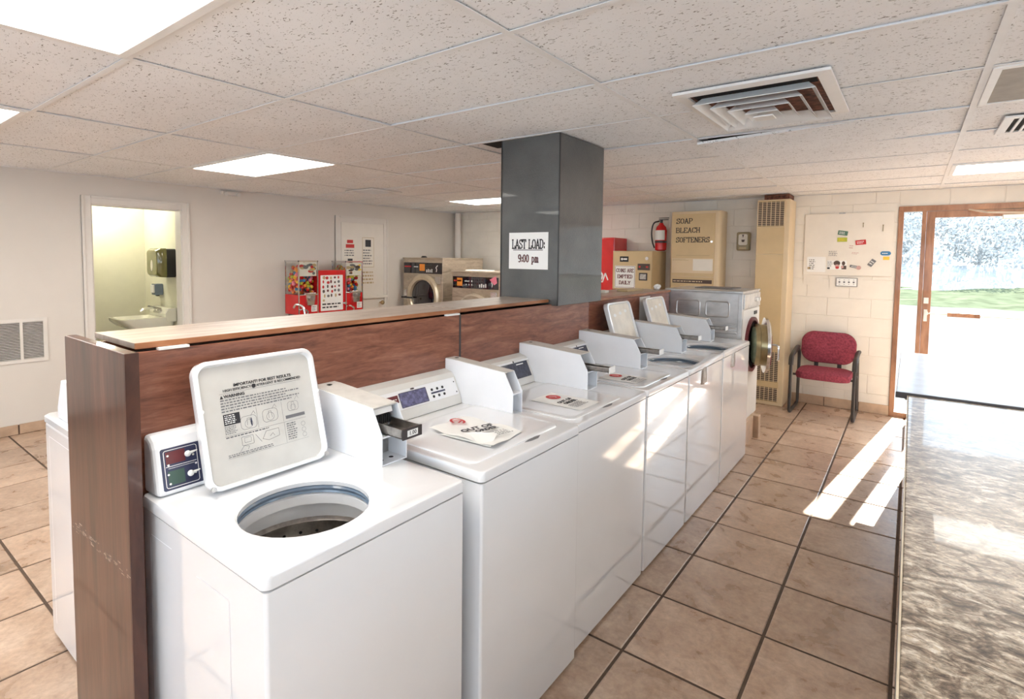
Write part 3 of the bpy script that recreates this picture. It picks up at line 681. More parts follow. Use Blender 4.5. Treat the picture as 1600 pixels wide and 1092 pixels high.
        for px_, pz in ((.105, .094), (.107, .042)):
            q = BM(); ball(q, fp(px_, pz, .008), .0085, 12, 8); cyl(q, fp(px_-.002, pz, .009), fp(px_+.022, pz+.004, .009), .006, 8, .0015); obj('dial', q, 'print_white', pn, smooth=True)
    else:
        k_ = -.05 if lid else 0
        prof = [(-1.700, .955+zo), (-1.592, .96+zo), (-1.602, .998+zo), (-1.640, 1.075+zo), (-1.655, 1.092+zo), (-1.700, 1.104+zo)]; prof = [(x_+k_, z_) for x_, z_ in prof]
        fc = Fr((0, y0+.012, 0), (1, 0, 0), UP, (0, 1, 0))
        C = obj('console', prism(BM(), fc, prof, 0, cy-y0-.014), 'console_grey', W, bevel=.003)
        fp = Fr((-1.602+k_, y0+.012, .998+zo), (0, 1, 0), (-.038, 0, .077)); L_ = cy-y0-.014
        if console == 'panel':
            g = BM(); rect(g, fp, .012, L_-.01, .004, .082, .001); pn = obj('face_plate', g, 'console_white', C)
            g = BM(); rect(g, fp, .035, .188, .036, .066, .0016); md = obj('badge_strip', g, 'maroon_print', pn)
            text('badge_lettering', 'DG', Fr(fp(.095, .050, .002), fp.u, fp.v, fp.n), .018, 'print_white', md); scribble('badge_print', Fr(fp(.112, .046, .002), fp.u, fp.v, fp.n), 0, .07, 0, .008, 1, 'print_white', md, fill=1.0, dash=.010)
            g = BM(); loops(g, fp, [(rr(.194, .342, .010, .070, .002, 2), 0), (rr(.194, .342, .010, .070, .002, 2), .0025)]); ds = obj('display', g, 'lcd', pn)
            g = BM(); quadline(g, fp, rr(.194, .342, .010, .070, .002, 2), .002, .003, True); obj('display_rim', g, 'black_plastic', ds)
            g = BM(); disc(g, fp, .272, .0775, .012, .002, 12, .004); obj('emblem', g, 'dark_metal', pn)
            for q in range(3):
                for s_ in (.022, .052):
                    e = BM(); cyl(e, fp(.375+q*.032, s_, .001), fp(.375+q*.032, s_, .003), .006, 10); obj('button', e, 'black_plastic', pn)
            g = BM(); rect(g, fp, .365, .45, .034, .041, .002); obj('button_label', g, 'navy', pn)
            scribble('button_print', fp, .365, .45, .060, .074, 2, 'print_grey', pn, dash=.006)
            g = BM(); disc(g, fp, L_-.02, .062, .0035, .002, 8); disc(g, fp, L_-.02, .016, .0035, .002, 8); obj('screw', g, 'black_plastic', pn)
        else:
            e = L_-.02; g = BM(); loops(g, fp, [(rr(e-.36, e, -.002, .082, .002, 2), 0), (rr(e-.36, e, -.002, .082, .002, 2), .003)]); ds = obj('display', g, 'lcd_dark', C)
            g = BM(); rect(g, fp, e-.10, e-.04, .068, .073, .0036); obj('display_print', g, 'print_white', ds)
            g = BM(); fbox(g, fp, .0, L_, .083, .092, -.002, .006); obj('top_lip', g, 'console_white', C)
            g = BM(); disc(g, Fr(fp(e-.12, .0875, .0065), fp.u, fp.v, fp.n), 0, 0, .006, 0, 10); obj('screw', g, 'black_plastic', C)
    coin_box(W, cy, kind)
    if lid:
        ly, cream = lid; lf = lid_frame(ly, cream); wl, hl = .376, .362
        q = BM(); loops(q, lf, [(rr(.004, wl-.004, .002, hl, .036, 7), -.026), (rr(0, wl, 0, hl, .04, 7), -.018), (rr(0, wl, 0, hl, .04, 7), .004), (rr(.004, wl-.004, .004, hl-.004, .037, 7), .008), (rr(.012, wl-.012, .010, hl-.012, .032, 7), .008), (rr(.017, wl-.017, .012, hl-.017, .03, 7), -.004)], cap1=False)
        ld = obj('lid', q, mat, W, smooth=True)
        q = BM(); loops(q, lf, [(rr(.0165, wl-.0165, .0115, hl-.0165, .03, 7), -.0042)], cap0=True, cap1=False)
        inn = obj('lid_lining', q, 'lid_cream' if cream else 'lid_inner', ld)
        for sx in (.012, wl-.012):
            h = BM(); cyl(h, lf(sx, .012, .006), lf(sx, .012, .012), .007, 10); obj('hinge_screw', h, 'dull_chrome', ld)
        h = BM(); disc(h, lf, .010, hl*.62 if not cream else .13, .006, .009, 10); disc(h, lf, wl-.008, hl*.60, .006, .009, 10); obj('bumper', h, 'vent_white' if not cream else 'black_plastic', ld)
        if cream:
            h = BM()
            for q_, (u_, v_) in enumerate(((.10, .27), (.19, .28), (.28, .29))): disc(h, lf, u_, v_, .022, -.003, 10, .012)
            obj('worn_print', h, 'print_white', inn)
        else:
            F = lambda a_, b_: Fr(lf(a_, b_, -.0034), lf.u, lf.v, lf.n); g0 = Fr(lf(0, 0, -.0036), lf.u, lf.v, lf.n)
            text('lettering', 'IMPORTANT! FOR BEST RESULTS', F(.20, .283), .0125, 'print_black', inn, bold=.0002)
            text('lettering', 'HIGH EFFICIENCY    DETERGENT IS RECOMMENDED', F(.20, .271), .0105, 'print_black', inn, bold=.0001)
            h = BM(); disc(h, g0, .168, .271, .0065, .0006, 14); obj('print', h, 'print_black', inn)
            text('lettering', 'WARNING', F(.108, .254), .0125, 'print_black', inn, align='CENTER', bold=.0003)
            h = BM(); h.faces.new([h.verts.new(g0(*p, .0005)) for p in ((.066, .249), (.076, .249), (.071, .259))]); obj('print', h, 'print_black', inn)
            h = BM(); quadline(h, g0, [(.066, .263), (.32, .263)], .0008)
            for x_ in (.165, .245): quadline(h, g0, [(x_, .206), (x_, .145)], .0007)
            quadline(h, g0, [(.066, .142), (.32, .142)], .0007); quadline(h, g0, [(.245, .142), (.245, .08)], .0007); quadline(h, g0, [(.066, .078), (.32, .078)], .0005)
            obj('print_rules', h, 'print_grey', inn)
            scribble('print', g0, .066, .315, .208, .248, 5, 'print_grey', inn, fill=1.0, dash=.008, h=.42)
            h = BM(); rect(h, g0, .068, .115, .172, .204); obj('print_block', h, 'print_black', inn); scribble('print', g0, .071, .113, .175, .202, 5, 'print_white', inn, c=.0012, dash=.006)
            scribble('print', g0, .068, .108, .146, .170, 5, 'print_grey', inn, dash=.005)
            for (cx_, cy_, r_) in ((.138, .168, .024), (.205, .174, .024), (.282, .186, .018)):
                h = BM(); quadline(h, g0, rr(cx_-r_, cx_+r_, cy_-r_*.8, cy_+r_*.8, r_*.5, 3), .0009, .0008, True); quadline(h, g0, circ(cx_, cy_-.004, r_*.5, 3), .0008, .0008, True)
                quadline(h, g0, [(cx_-.005, cy_-.008), (cx_-.004, cy_+.012), (cx_+.004, cy_+.012), (cx_+.006, cy_-.008)], .0009, .0008); quadline(h, g0, [(cx_+.008, cy_+.018), (cx_+.018, cy_+.030), (cx_+.022, cy_+.020)], .0009, .0008); obj('pictogram', h, 'print_grey', inn)
            h = BM(); quadline(h, g0, rr(.11, .145, .105, .13, .003, 2), .0009, .0008, True); quadline(h, g0, rr(.118, .138, .112, .126, .002, 2), .0007, .0008, True); quadline(h, g0, [(.10, .088), (.115, .105), (.13, .10), (.125, .092)], .0009, .0008)
            quadline(h, g0, [(.152, .128), (.168, .103)], .0009, .0008); obj('pictogram', h, 'print_grey', inn); h = BM(); quadline(h, g0, [(.172, .110), (.185, .130), (.225, .130), (.225, .108), (.19, .102)], .0009, .0008, True); quadline(h, g0, [(.195, .112), (.205, .12), (.21, .11)], .0009, .0008); obj('pictogram', h, 'print_grey', inn)
            for z_ in (.124, .106, .09): h = BM(); quadline(h, g0, circ(.307, z_, .007, 2), .0008, .0008, True); obj('pictogram', h, 'print_grey', inn)
            h = BM(); disc(h, g0, .146, .168, .0022, .001, 10, .013); obj('print', h, 'navy', inn)
            h = BM(); rect(h, g0, .253, .318, .150, .160); obj('print_block', h, 'print_grey', inn)
            scribble('print', g0, .252, .290, .084, .138, 8, 'print_grey', inn, dash=.006); scribble('print', g0, .068, .235, .080, .090, 2, 'print_grey', inn, fill=1.0, dash=.007); scribble('print', g0, .068, .22, .134, .141, 1, 'print_grey', inn, dash=.007)
    return W
W1 = washer(.560, 1.187, 'white washer nearest the partition end, lid open showing printed instructions', (.660, False), 1.093, 'tray', hole=(-1.288, .812, .166), console='round', mat='enamel')
fs1 = Fr((0, .564, 0), (1, 0, 0), UP, (0, -1, 0)); b = BM()
for z0 in (.80,):
    quadline(b, fs1, [(-1.63, .86), (-1.50, .862)], .0015, .0006); quadline(b, fs1, [(-1.36, .842), (-1.20, .845)], .0015, .0006); quadline(b, fs1, [(-1.635, .85), (-1.635, .1)], .002, .0006); quadline(b, fs1, [(-1.20, .845), (-1.19, .1)], .002, .0006)
obj('side_crease', b, 'coin_white', W1)
washer(1.236, 1.846, 'white washer with a crumpled out-of-order paper on its closed lid', None, 1.785, 'none', xf=-1.022, zo=.008, console='panel')
washer(1.853, 2.560, 'white washer with closed lid and flat notice, beside the crumpled-paper washer', None, 2.365, 'far', console='screen')
washer(2.567, 3.205, 'white washer with closed lid and flat notice, next to the open-lid washers', None, 3.02, 'far', console='screen')
washer(3.210, 3.935, 'white washer with open cream lid, beside the closed flat-notice washers', (3.34, True), 3.74, 'far', hole=(-1.25, 3.50, .166), console='screen')
washer(3.942, 4.700, 'white washer with open cream lid, right beside the steel front-loader', (4.01, True), 4.42, 'far', hole=(-1.25, 4.20, .166), console='screen')
# the row on the other side (faces the left wall)
Wb = thing('washing_machine', 'white washer behind the partition, facing the left wall', 'washing machine', (-2.48, .93, 0))
obj('body', box(-2.865, -2.10, .615, 1.25, .012, .92), 'enamel', Wb, bevel=.012, seg=3)
obj('top_deck', loops(BM(), FZ(0, 0, 0), [(rr(-2.868, -2.098, .611, 1.254, .02, 6), .922), (rr(-2.868, -2.098, .611, 1.254, .02, 6), .945), (rr(-2.858, -2.108, .621, 1.244, .016, 6), .953)]), 'enamel', Wb, smooth=True)
b = BM(); fb = Fr((0, .614, 0), (1, 0, 0), UP, (0, -1, 0)); quadline(b, fb, [(-2.80, .87), (-2.2, .87)], .0015, .001); quadline(b, fb, [(-2.80, .87), (-2.79, .08)], .0015, .001); obj('side_crease', b, 'coin_white', Wb)
fc = Fr((0, .63, 0), (1, 0, 0), UP, (0, 1, 0)); obj('coin_box', prism(BM(), fc, [(-2.10, .953), (-2.745, .953), (-2.745, 1.00), (-2.69, 1.115), (-2.10, 1.14)], 0, .105), 'coin_white', Wb, bevel=.006, seg=3)
for x_ in (-2.83, -2.14):
    q = BM(); cyl(q, (x_, .66, 0), (x_, .66, .014), .018, 10); cyl(q, (x_, 1.2, 0), (x_, 1.2, .014), .018, 10); obj('foot', q, 'black_plastic', Wb)
# notices lying on the closed lids
def notice(y0, y1, x0, x1, z, label, crumple, rot):
    t = thing('paper_notice', label, 'notice', ((x0+x1)/2, (y0+y1)/2, z))
    wu, hv = x1-x0, y1-y0; rnd = random.Random(3)
    f0 = Fr((x0, y1, z), (1, 0, 0), (0, 1, 0), UP)
    def hgt(a, b_):
        if not crumple: return .0012
        e = max(0, (.05-(b_+hv))/.05) if b_ < -hv+.06 else 0
        return .002+.010*abs(math.sin(a*21+b_*9))*abs(math.cos(b_*17))+.004*e
    b = BM(); N, M = 14, 9; g = [[b.verts.new(f0(wu*i/N+(.03*(j/M) if crumple else 0), -hv*j/M, hgt(wu*i/N, -hv*j/M))) for i in range(N+1)] for j in range(M+1)]
    for j in range(M):
        for i in range(N): b.faces.new((g[j][i], g[j][i+1], g[j+1][i+1], g[j+1][i]))
    obj('sheet', b, 'paper' if crumple else 'paper', t, smooth=True)
    return t, Fr((x0, (y0+y1)/2, z+(.0135 if crumple else .0024)), (1, 0, 0), (0, 1, 0), UP)
zl = ZT+.0065
t, f0 = notice(1.40, 1.61, -1.445, -1.14, zl+.008, 'crumpled white out-of-order paper with red mark, folded corner', True, 0)
f1 = Fr(f0.o, (1, -.22, 0), (.22, 1, 0), UP); b = BM(); quadline(b, f1, [(.05+.034*math.cos(a*.35), .035+.022*math.sin(a*.35)) for a in range(15)], .010, 0); quadline(b, f1, [(.03, .02), (.055, .05), (.07, .025)], .008, .0002); obj('red_mark', b, 'red_print', t)
# the lettering reads from the front of the machine
ft = Fr((-1.275, 1.512, zl+.0222), (.25, .97, 0), (-.97, .25, 0), UP); text('lettering', 'OUT OF', ft, .038, 'print_black', t, bold=.0012)
ft = Fr((-1.238, 1.522, zl+.0222), (.25, .97, 0), (-.97, .25, 0), UP); text('lettering', 'ORDER', ft, .030, 'print_black', t, bold=.0010)
b = BM(); b.faces.new([b.verts.new(p) for p in ((-1.36, 1.395, zl+.012), (-1.12, 1.40, zl+.015), (-1.17, 1.50, zl+.026), (-1.24, 1.47, zl+.024))]); obj('folded_corner', b, 'paper', t)
scribble('print', Fr((-1.20, 1.53, zl+.023), (.25, .97, 0), (-.97, .25, 0), UP), -.02, .06, -.05, 0, 4, 'print_grey', t)
for (y0, y1, x0, x1, lab) in ((2.02, 2.20, -1.385, -1.12, 'flat notice with red disc on the lid beside the crumpled-paper washer'), (2.64, 2.81, -1.36, -1.14, 'flat notice with red disc on the lid next to the open-lid washers')):
    t, f0 = notice(y0, y1, x0, x1, zl, lab, False, 0); b = BM(); disc(b, f0, .055, .02, .036, 0, 20, .036); dk = obj('red_disc', b, 'red_print', t)
    b = BM(); quadline(b, f0, [(.04, .005), (.06, .03), (.072, .02)], .006, .0008); obj('disc_mark', b, 'print_white', dk)
    ff = Fr(f0(.13, .0, .0004), (0, 1, 0), (-1, 0, 0), UP); text('lettering', 'OUT OF', ff, .030, 'print_black', t, bold=.0008)
    ff = Fr(f0(.160, .0, .0004), (0, 1, 0), (-1, 0, 0), UP); text('lettering', 'ORDER', ff, .030, 'print_black', t, bold=.0008)
    scribble('print', Fr(f0(.18, -.06, 0), (0, 1, 0), (-1, 0, 0), UP), 0, .12, -.05, 0, 5, 'print_grey', t, fill=1.)
# ================================================================== PILLAR with the LAST LOAD sign
PX0, PX1, PY0, PY1 = -2.085, -1.66, 2.69, 3.24
pl = thing('pillar_box', 'dark grey painted pillar casing hanging from the ceiling over the partition', 'pillar', ((PX0+PX1)/2, (PY0+PY1)/2, 1.338))
obj('casing', box(PX0, PX1, PY0, PY1, 1.338, 2.3435), 'pillar_grey', pl, bevel=.003)
obj('corner_strip', bx(box(PX1-.004, PX1+.0025, PY0-.0025, PY0+.004, 1.34, 2.34), PX0-.0025, PX0+.006, PY0-.0025, PY0+.004, 1.36, 2.34), 'black_plastic', pl)
obj('ceiling_gap_shade', box(PX0-.16, PX0, PY0+.0, PY0+.16, ZC-.002, ZC-.0008), 'black_void', pl)  # flat black sheet painting the darkness of a gap in the ceiling
f = FY((-2.018-1.73)/2, PY0, 1.66)
sg = thing('last_load_sign', 'white paper sign reading LAST LOAD 9:00 pm on the dark pillar', 'sign', (-1.874, PY0-.004, 1.55))
obj('sheet', fbox(BM(), f, -.144, .144, -.11, .112, .0012, .0035), 'paper', sg)
g = Fr(f(0, 0, .0036), f.u, f.v, f.n)
serif('lettering', 'LAST LOAD:', Fr(g(0, .042, 0), f.u, f.v, f.n), .052, 'print_black', sg, wt=1.15, ser=1.0, track=1.25, sx=.60)
b = BM(); quadline(b, g, [(-.112, .006), (.108, .006)], .004); obj('underline', b, 'print_black', sg)
serif('lettering', '9:00 pm', Fr(g(0, -.045, 0), f.u, f.v, f.n), .044, 'maroon_print', sg, wt=1.2, ser=1.0, track=1.4, sx=.68)
# ================================================================== BIG CEILING VENT
V0, V1, V2_, V3 = -.872, -.272, 2.33, 3.04
vt = thing('ceiling_vent', 'large square ceiling vent with stepped white louvres and rusty throat', 'vent', ((V0+V1)/2, (V2_+V3)/2, 2.30))
vcx, vcy, hx, hy = (V0+V1)/2, (V2_+V3)/2, (V1-V0)/2, (V3-V2_)/2
def ring(b, sx0, sy0, z0, sx1, sy1, z1, th=.004, dx=0, dy=0):
    def sq(sx, sy): return [(vcx+dx-sx, vcy+dy-sy), (vcx+dx+sx, vcy+dy-sy), (vcx+dx+sx, vcy+dy+sy), (vcx+dx-sx, vcy+dy+sy)]
    loops(b, FZ(0, 0, 0), [(sq(sx0, sy0), z0), (sq(sx1, sy1), z1), (sq(sx1, sy1), z1+th), (sq(sx0, sy0), z0+th), (sq(sx0, sy0), z0)], False, False)
b = BM(); ring(b, hx, hy, ZC-.014, hx-.05, hy-.05, ZC-.018, .012); obj('rim', b, 'vent_white', vt, bevel=.002)
obj('throat', box(V0+.03, V1-.03, V2_+.03, V3-.03, ZC-.004, ZC-.002), 'rust', vt)
b = BM(); rect(b, FZ(0, 0, 0), V0+.06, V1-.06, V2_+.05, V2_+.16, ZC-.0046); obj('throat_shade', b, 'black_void', vt)  # black patch painted on the throat as the shade inside it
for k in range(4):
    s = .80-.19*k; b = BM(); ring(b, hx*s, hy*s, ZC-.045-.006*k, hx*(s-.10), hy*(s-.10), ZC-.012-.006*k, .003, dy=.02); obj('louvre', b, 'vent_white', vt)
obj('centre_plate', box(vcx-.04, vcx+.04, vcy-.02, vcy+.06, ZC-.072, ZC-.066), 'vent_white', vt)
# small vents
def flat_vent(label, x0, x1, y0, y1, dark):
    t = thing('ceiling_vent', label, 'vent', ((x0+x1)/2, (y0+y1)/2, ZC-.012)); b = BM()
    for a in ((x0, x1, y0, y0+.04), (x0, x1, y1-.04, y1), (x0, x0+.04, y0+.04, y1-.04), (x1-.04, x1, y0+.04, y1-.04)): bx(b, *a, ZC-.012, ZC-.002)
    obj('frame', b, 'vent_white', t, bevel=.002); obj('throat', box(x0+.03, x1-.03, y0+.03, y1-.03, ZC-.004, ZC-.002), dark, t)
    y = x0+.06
    while y < x1-.05: obj('fin', box(y, y+.012, y0+.04, y1-.04, ZC-.011, ZC-.004), 'vent_white', t); y += .035
flat_vent('small white ceiling vent with slanted fins beside the unlit light panel', .335, .72, 3.60, 4.05, 'black_void')
flat_vent('flat white ceiling vent over the far side near the white door', -5.15, -4.68, 3.78, 4.20, 'grille_dark')

# ================================================================== STEEL FRONT-LOADER at the end of the row
A0, A1, B0, B1, ZF = -1.80, -1.135, 4.785, 5.42, 1.335
fl = thing('front_load_washer', 'stainless steel front-load machine with round door ajar, beside the last white washer', 'washing machine', ((A0+A1)/2, (B0+B1)/2, 0))
obj('body', box(A0, A1, B0, B1, .20, ZF), 'stainless', fl, bevel=.004)
obj('top_sheet', box(A0-.005, A1+.008, B0-.006, B1, ZF, ZF+.018), 'stainless', fl, bevel=.003)
fs = FY(0, B0, 0)
for x0, x1 in ((-1.70, -1.48), (-1.44, -1.23)):
    b = BM(); outer = rr(x0, x1, 1.12, 1.265, .03, 5); inner = rr(x0+.007, x1-.007, 1.127, 1.258, .024, 5)
    loops(b, fs, [(outer, 0), (inner, .004), (rr(x0+.014, x1-.014, 1.134, 1.251, .02, 5), 0)], False, False); obj('pressed_panel', b, 'stainless', fl, smooth=True)
for z in (.985, 1.02, 1.055):
    b = BM(); loops(b, fs, [(rr(-1.55, -1.17, z, z+.022, .01, 3), 0), (rr(-1.545, -1.175, z+.005, z+.017, .006, 3), .005)], False); obj('pressed_rib', b, 'stainless', fl, smooth=True)
obj('corner_post', box(A1-.03, A1+.004, B0-.004, B0+.03, .2, ZF), 'stainless', fl, bevel=.003)
fx = FX(A1, 0, 0)
obj('front_panel', fbox(BM(), fx, B0+.03, B1, .2, 1.19, 0, .006), 'console_grey', fl, bevel=.002)
cp = obj('control_panel', fbox(BM(), fx, B0+.04, B1-.01, 1.20, 1.325, 0, .012), 'stainless', fl, bevel=.003)
b = BM(); rect(b, fx, B0+.1, B1-.2, 1.22, 1.31, .0125); obj('panel_print', b, 'coin_cap', cp)
for q in (.42, .52): k = BM(); cyl(k, fx(B0+q, 1.265, .012), fx(B0+q, 1.265, .035), .018, 14); obj('dial', k, 'print_white', cp, smooth=True)
obj('coin_slot', fbox(BM(), fx, B0+.42, B0+.52, 1.13, 1.16, .006, .012), 'black_plastic', fl)
oy, oz, orad = 5.13, .868, .245
fo = Fr((A1+.006, oy, oz), (0, 1, 0), UP, (1, 0, 0))
b = BM(); loops(b, fo, [(circ(0, 0, orad, 8), 0), (circ(0, 0, orad, 8), .022), (circ(0, 0, orad-.03, 8), .022), (circ(0, 0, orad-.035, 8), -.003)], False, False); obj('door_ring', b, 'maroon_print', fl, smooth=True)
b = BM(); disc(b, fo, 0, 0, orad-.033, .001, 32); obj('drum_opening', b, 'black_void', fl)
th = math.radians(19); hinge = Vector((A1+.04, oy+orad, oz)); ud = Vector((math.sin(th), -math.cos(th), 0)); nd = Vector((math.cos(th), math.sin(th), 0))
fd = Fr(hinge+ud*orad, -ud, UP, nd)
dm = BM(); loops(dm, fd, [(circ(0, 0, orad, 8), -.01), (circ(0, 0, orad, 8), .012), (circ(0, 0, orad-.03, 8), .028), (circ(0, 0, orad-.06, 8), .028), (circ(0, 0, orad-.065, 8), -.01), (circ(0, 0, orad, 8), -.01)], False, False); door = obj('door', dm, 'chrome', fl, smooth=True)
dm = BM(); loops(dm, fd, [(circ(0, 0, orad-.062, 8), .01), (circ(0, 0, orad-.064, 8), -.05), (circ(0, 0, orad-.055, 8), -.055), (circ(0, 0, orad-.068, 8), -.09)], False, False); obj('door_collar', dm, 'ring_olive', door, smooth=True)
dm = BM(); loops(dm, fd, [(circ(0, 0, orad-.070, 8), -.06), (circ(0, 0, orad-.075, 8), -.10), (circ(0, 0, orad-.09, 8), -.115), (circ(0, 0, orad-.13, 8), -.128), (circ(0, 0, .01, 8), -.132)], False); obj('door_glass', dm, 'dome_glass', door, smooth=True)
dm = BM(); tube(dm, smoothpath([fd(-.17, .03, .02), fd(-.18, .03, .07), fd(-.255, .03, .07), fd(-.255, -.09, .07), fd(-.23, -.09, .07)], .02), .009, 8); obj('door_handle', dm, 'chrome', door, smooth=True)
obj('hinge', fbox(BM(), fo, orad-.04, orad+.05, -.05, .05, 0, .045), 'chrome', fl, bevel=.004)
for y0, y1, x1 in ((4.76, 5.20, -1.10), (5.205, 5.29, -1.055)): obj('plinth_tile', box(-1.78, x1, y0, y1, 0, .205), 'base_tile', fl, bevel=.004)
obj('plinth', box(-1.78, -1.14, 4.79, 5.42, 0, .2), 'base_tile', fl)
tag(obj('rubber_mat', box(-1.62, -1.28, 5.05, 5.35, ZF+.018, ZF+.026), 'print_grey', None, bevel=.002), 'thin dark mat lying on top of the steel front-loader', 'mat')

# ================================================================== LEDGE CLUTTER behind the pillar
for k, (x, y, sx, sy, sz, mt, nm, lab, cat) in enumerate(((-2.02, 3.42, .07, .045, .03, 'paper', 'paper_stack', 'small stack of white papers on the ledge beside the dark pillar', 'papers'), (-2.0, 3.95, .03, .03, .022, 'paper_cream', 'small_carton', 'small cream carton lying on the wooden ledge', 'box'), (-1.95, 4.35, .05, .16, .018, 'tan_metal', 'wood_scrap', 'flat strip of wood lying on the ledge', 'wood strip'))):
    q = BM(); bx(q, x-sx, x+sx, y-sy, y+sy, 1.3402, 1.3402+sz); 
    if nm == 'paper_stack': bx(q, x-sx+.01, x+sx+.008, y-sy, y+sy-.01, 1.3402+sz, 1.3402+sz+.012)
    tag(obj(nm, q, mt, None, bevel=.002), lab, cat)
q = BM(); ball(q, (-1.84, 4.68, 1.365), .03, 12, 8, 1, 1.3, .85); t = thing('cloth_wad', 'small crumpled white cloth at the end of the wooden ledge', 'cloth', (-1.84, 4.68, 1.34))
for v in q.verts: v.co += Vector((random.uniform(-.006, .006),)*3)
obj('cloth', q, 'paper', t, smooth=True)

# ================================================================== BACK WALL EQUIPMENT
# furnace
fu = thing('wall_furnace', 'tall narrow beige wall furnace with dark grilles top and bottom', 'furnace', (-1.23, 6.67, 0)); G0, G1, GY = -1.415, -1.082, 6.49
obj('cabinet', box(G0, G1, GY+.004, YB-.015, 0, 2.285), 'beige_light', fu, bevel=.008)
fy = FY(0, GY+.004, 0)
for z0, z1 in ((.04, 1.68), (1.688, 1.98)): obj('front_panel', fbox(BM(), fy, G0+.006, G1-.05, z0, z1, 0, .006), 'beige_metal', fu, bevel=.002)
def grille(x0, x1, z0, z1, nr, nc, mat='beige_light'):
    g = obj('grille', fbox(BM(), fy, x0, x1, z0, z1, .006, .0075), 'grille_dark', fu)
    for k in range(nr): zz = z0+(z1-z0)*(k+.5)/nr; obj('grille_bar', fbox(BM(), fy, x0, x1, zz-.0022, zz+.0022, .0075, .012), mat, g)
    b = BM()
    for k in range(nc+1): xx = x0+(x1-x0)*k/nc; fbox(b, fy, xx-.003, xx+.003, z0, z1, .008, .014)
    obj('grille_frame', b, mat, g)
grille(G0+.012, G1-.055, 1.995, 2.26, 13, 6); grille(G0+.012, G1-.055, .27, .60, 16, 6); grille(G0+.012, G1-.055, .05, .20, 7, 6)
obj('front_panel', fbox(BM(), fy, G0+.006, G1-.05, 1.985, 2.27, 0, .006), 'beige_metal', fu)
obj('flue', box(G0+.06, G1-.02, GY+.05, YB-.05, 2.285, 2.343), 'rust', fu, bevel=.003)
# soap vending cabinet
sv = thing('soap_dispenser_cabinet', 'beige soap, bleach and softener vending cabinet on the block wall', 'vending machine', (-2.16, 6.73, 1.05)); S0, S1, SY = -2.445, -1.83, 6.60
outl = rr(S0, S1, SY, YB+.1, .055, 6); outl = [(x, min(y, YB-.006)) for x, y in outl]
obj('cabinet', loops(BM(), FZ(0, 0, 0), [(outl, 1.05), (outl, 2.185), ([(x*.985-.032, y+.004 if y < YB-.05 else y) for x, y in outl], 2.2)]), 'beige_light', sv, smooth=True)
fy = FY(0, SY, 0); dp = obj('front_door', fbox(BM(), fy, S0+.03, S1-.065, 1.41, 2.17, -.002, .008), 'beige_metal', sv, bevel=.002)
for s_, z in (('SOAP', 2.085), ('BLEACH', 1.972), ('SOFTENERS', 1.855)):
    wdt = {'SOAP': .19, 'BLEACH': .28, 'SOFTENERS': .40}[s_]
    serif('lettering', s_, Fr((S0+.085+wdt/2, SY-.0086, z), (1, 0, 0), UP, (0, -1, 0)), .058, 'print_black', dp, wt=.9, ser=.75, track=1.6, sx=wdt/(.058/6)/(sum(max(p[0] for st in GL[c] for p in st)+1.6 for c in s_)-1.6))
b = BM(); fbox(b, fy, S0+.09, S1-.12, 1.66, 1.668, .008, .011); obj('trim_bar', b, 'tan_metal', dp)
ip = obj('instruction_plate', fbox(BM(), fy, S0+.035, S1-.075, 1.45, 1.63, .008, .011), 'beige_light', dp, bevel=.001)
b = BM(); rect(b, fy, S0+.30, S1-.08, 1.48, 1.62, .0115); obj('worn_sticker', b, 'paper_cream', ip); scribble('print', Fr((0, SY-.0115, 0), (1, 0, 0), UP, (0, -1, 0)), S0+.05, S0+.28, 1.60, 1.625, 2, 'tan_metal', ip)
k = BM(); cyl(k, (S1-.10, SY-.008, 1.83), (S1-.10, SY-.016, 1.83), .014, 12); obj('door_lock', k, 'chrome', dp, smooth=True)
lp = obj('lower_panel', fbox(BM(), fy, S0+.03, S1-.065, 1.10, 1.40, -.002, .006), 'beige_metal', sv, bevel=.002)
b = BM(); rect(b, fy, S0+.05, S1-.085, 1.325, 1.37, .0066); obj('label_strip', b, 'grille_dark', lp); scribble('print', Fr((0, SY-.0068, 0), (1, 0, 0), UP, (0, -1, 0)), S0+.06, S1-.1, 1.335, 1.36, 1, 'beige_light', lp, fill=1.0, dash=.03)
# change machine
cm = thing('change_machine', 'tan coin changer box with COINS ARE EMPTIED sign, mounted under the fire extinguisher', 'coin changer', (-2.85, 6.63, 1.22)); C0, C1, CY = -3.12, -2.583, 6.40
obj('case', box(C0, C1, CY, YB-.005, 1.22, 1.715), 'tan_metal', cm, bevel=.005); fy = FY(0, CY, 0)
obj('front_plate', fbox(BM(), fy, C0+.008, C1-.008, 1.225, 1.705, 0, .004), 'beige_metal', cm, bevel=.002)
k = BM(); cyl(k, (C1-.07, CY-.004, 1.62), (C1-.07, CY-.014, 1.62), .022, 14); obj('lock', k, 'chrome', cm, smooth=True)
b = BM(); rect(b, fy, C0+.10, C0+.22, 1.575, 1.645, .0045); pp = obj('black_label', b, 'black_plastic', cm); b = BM(); disc(b, fy, C0+.13, 1.61, .016, .005, 12); rect(b, fy, C0+.15, C0+.20, 1.60, 1.62, .005); obj('label_mark', b, 'print_white', pp)
b = fbox(BM(), fy, C1-.19, C1-.03, 1.475, 1.555, .004, .012); bv = obj('bill_slot', b, 'grille_dark', cm, bevel=.002); b = BM(); rect(b, fy, C1-.175, C1-.15, 1.505, 1.525, .0125); rect(b, fy, C1-.08, C1-.05, 1.505, 1.525, .0125); obj('slot_print', b, 'red_print', bv)
b = fbox(BM(), fy, C1-.17, C1-.06, 1.345, 1.44, .004, .014); cs = obj('coin_return', b, 'dark_metal', cm, bevel=.008); b = fbox(BM(), fy, C1-.155, C1-.075, 1.36, 1.425, .014, .018); obj('return_flap', b, 'dull_chrome', cs, bevel=.004)
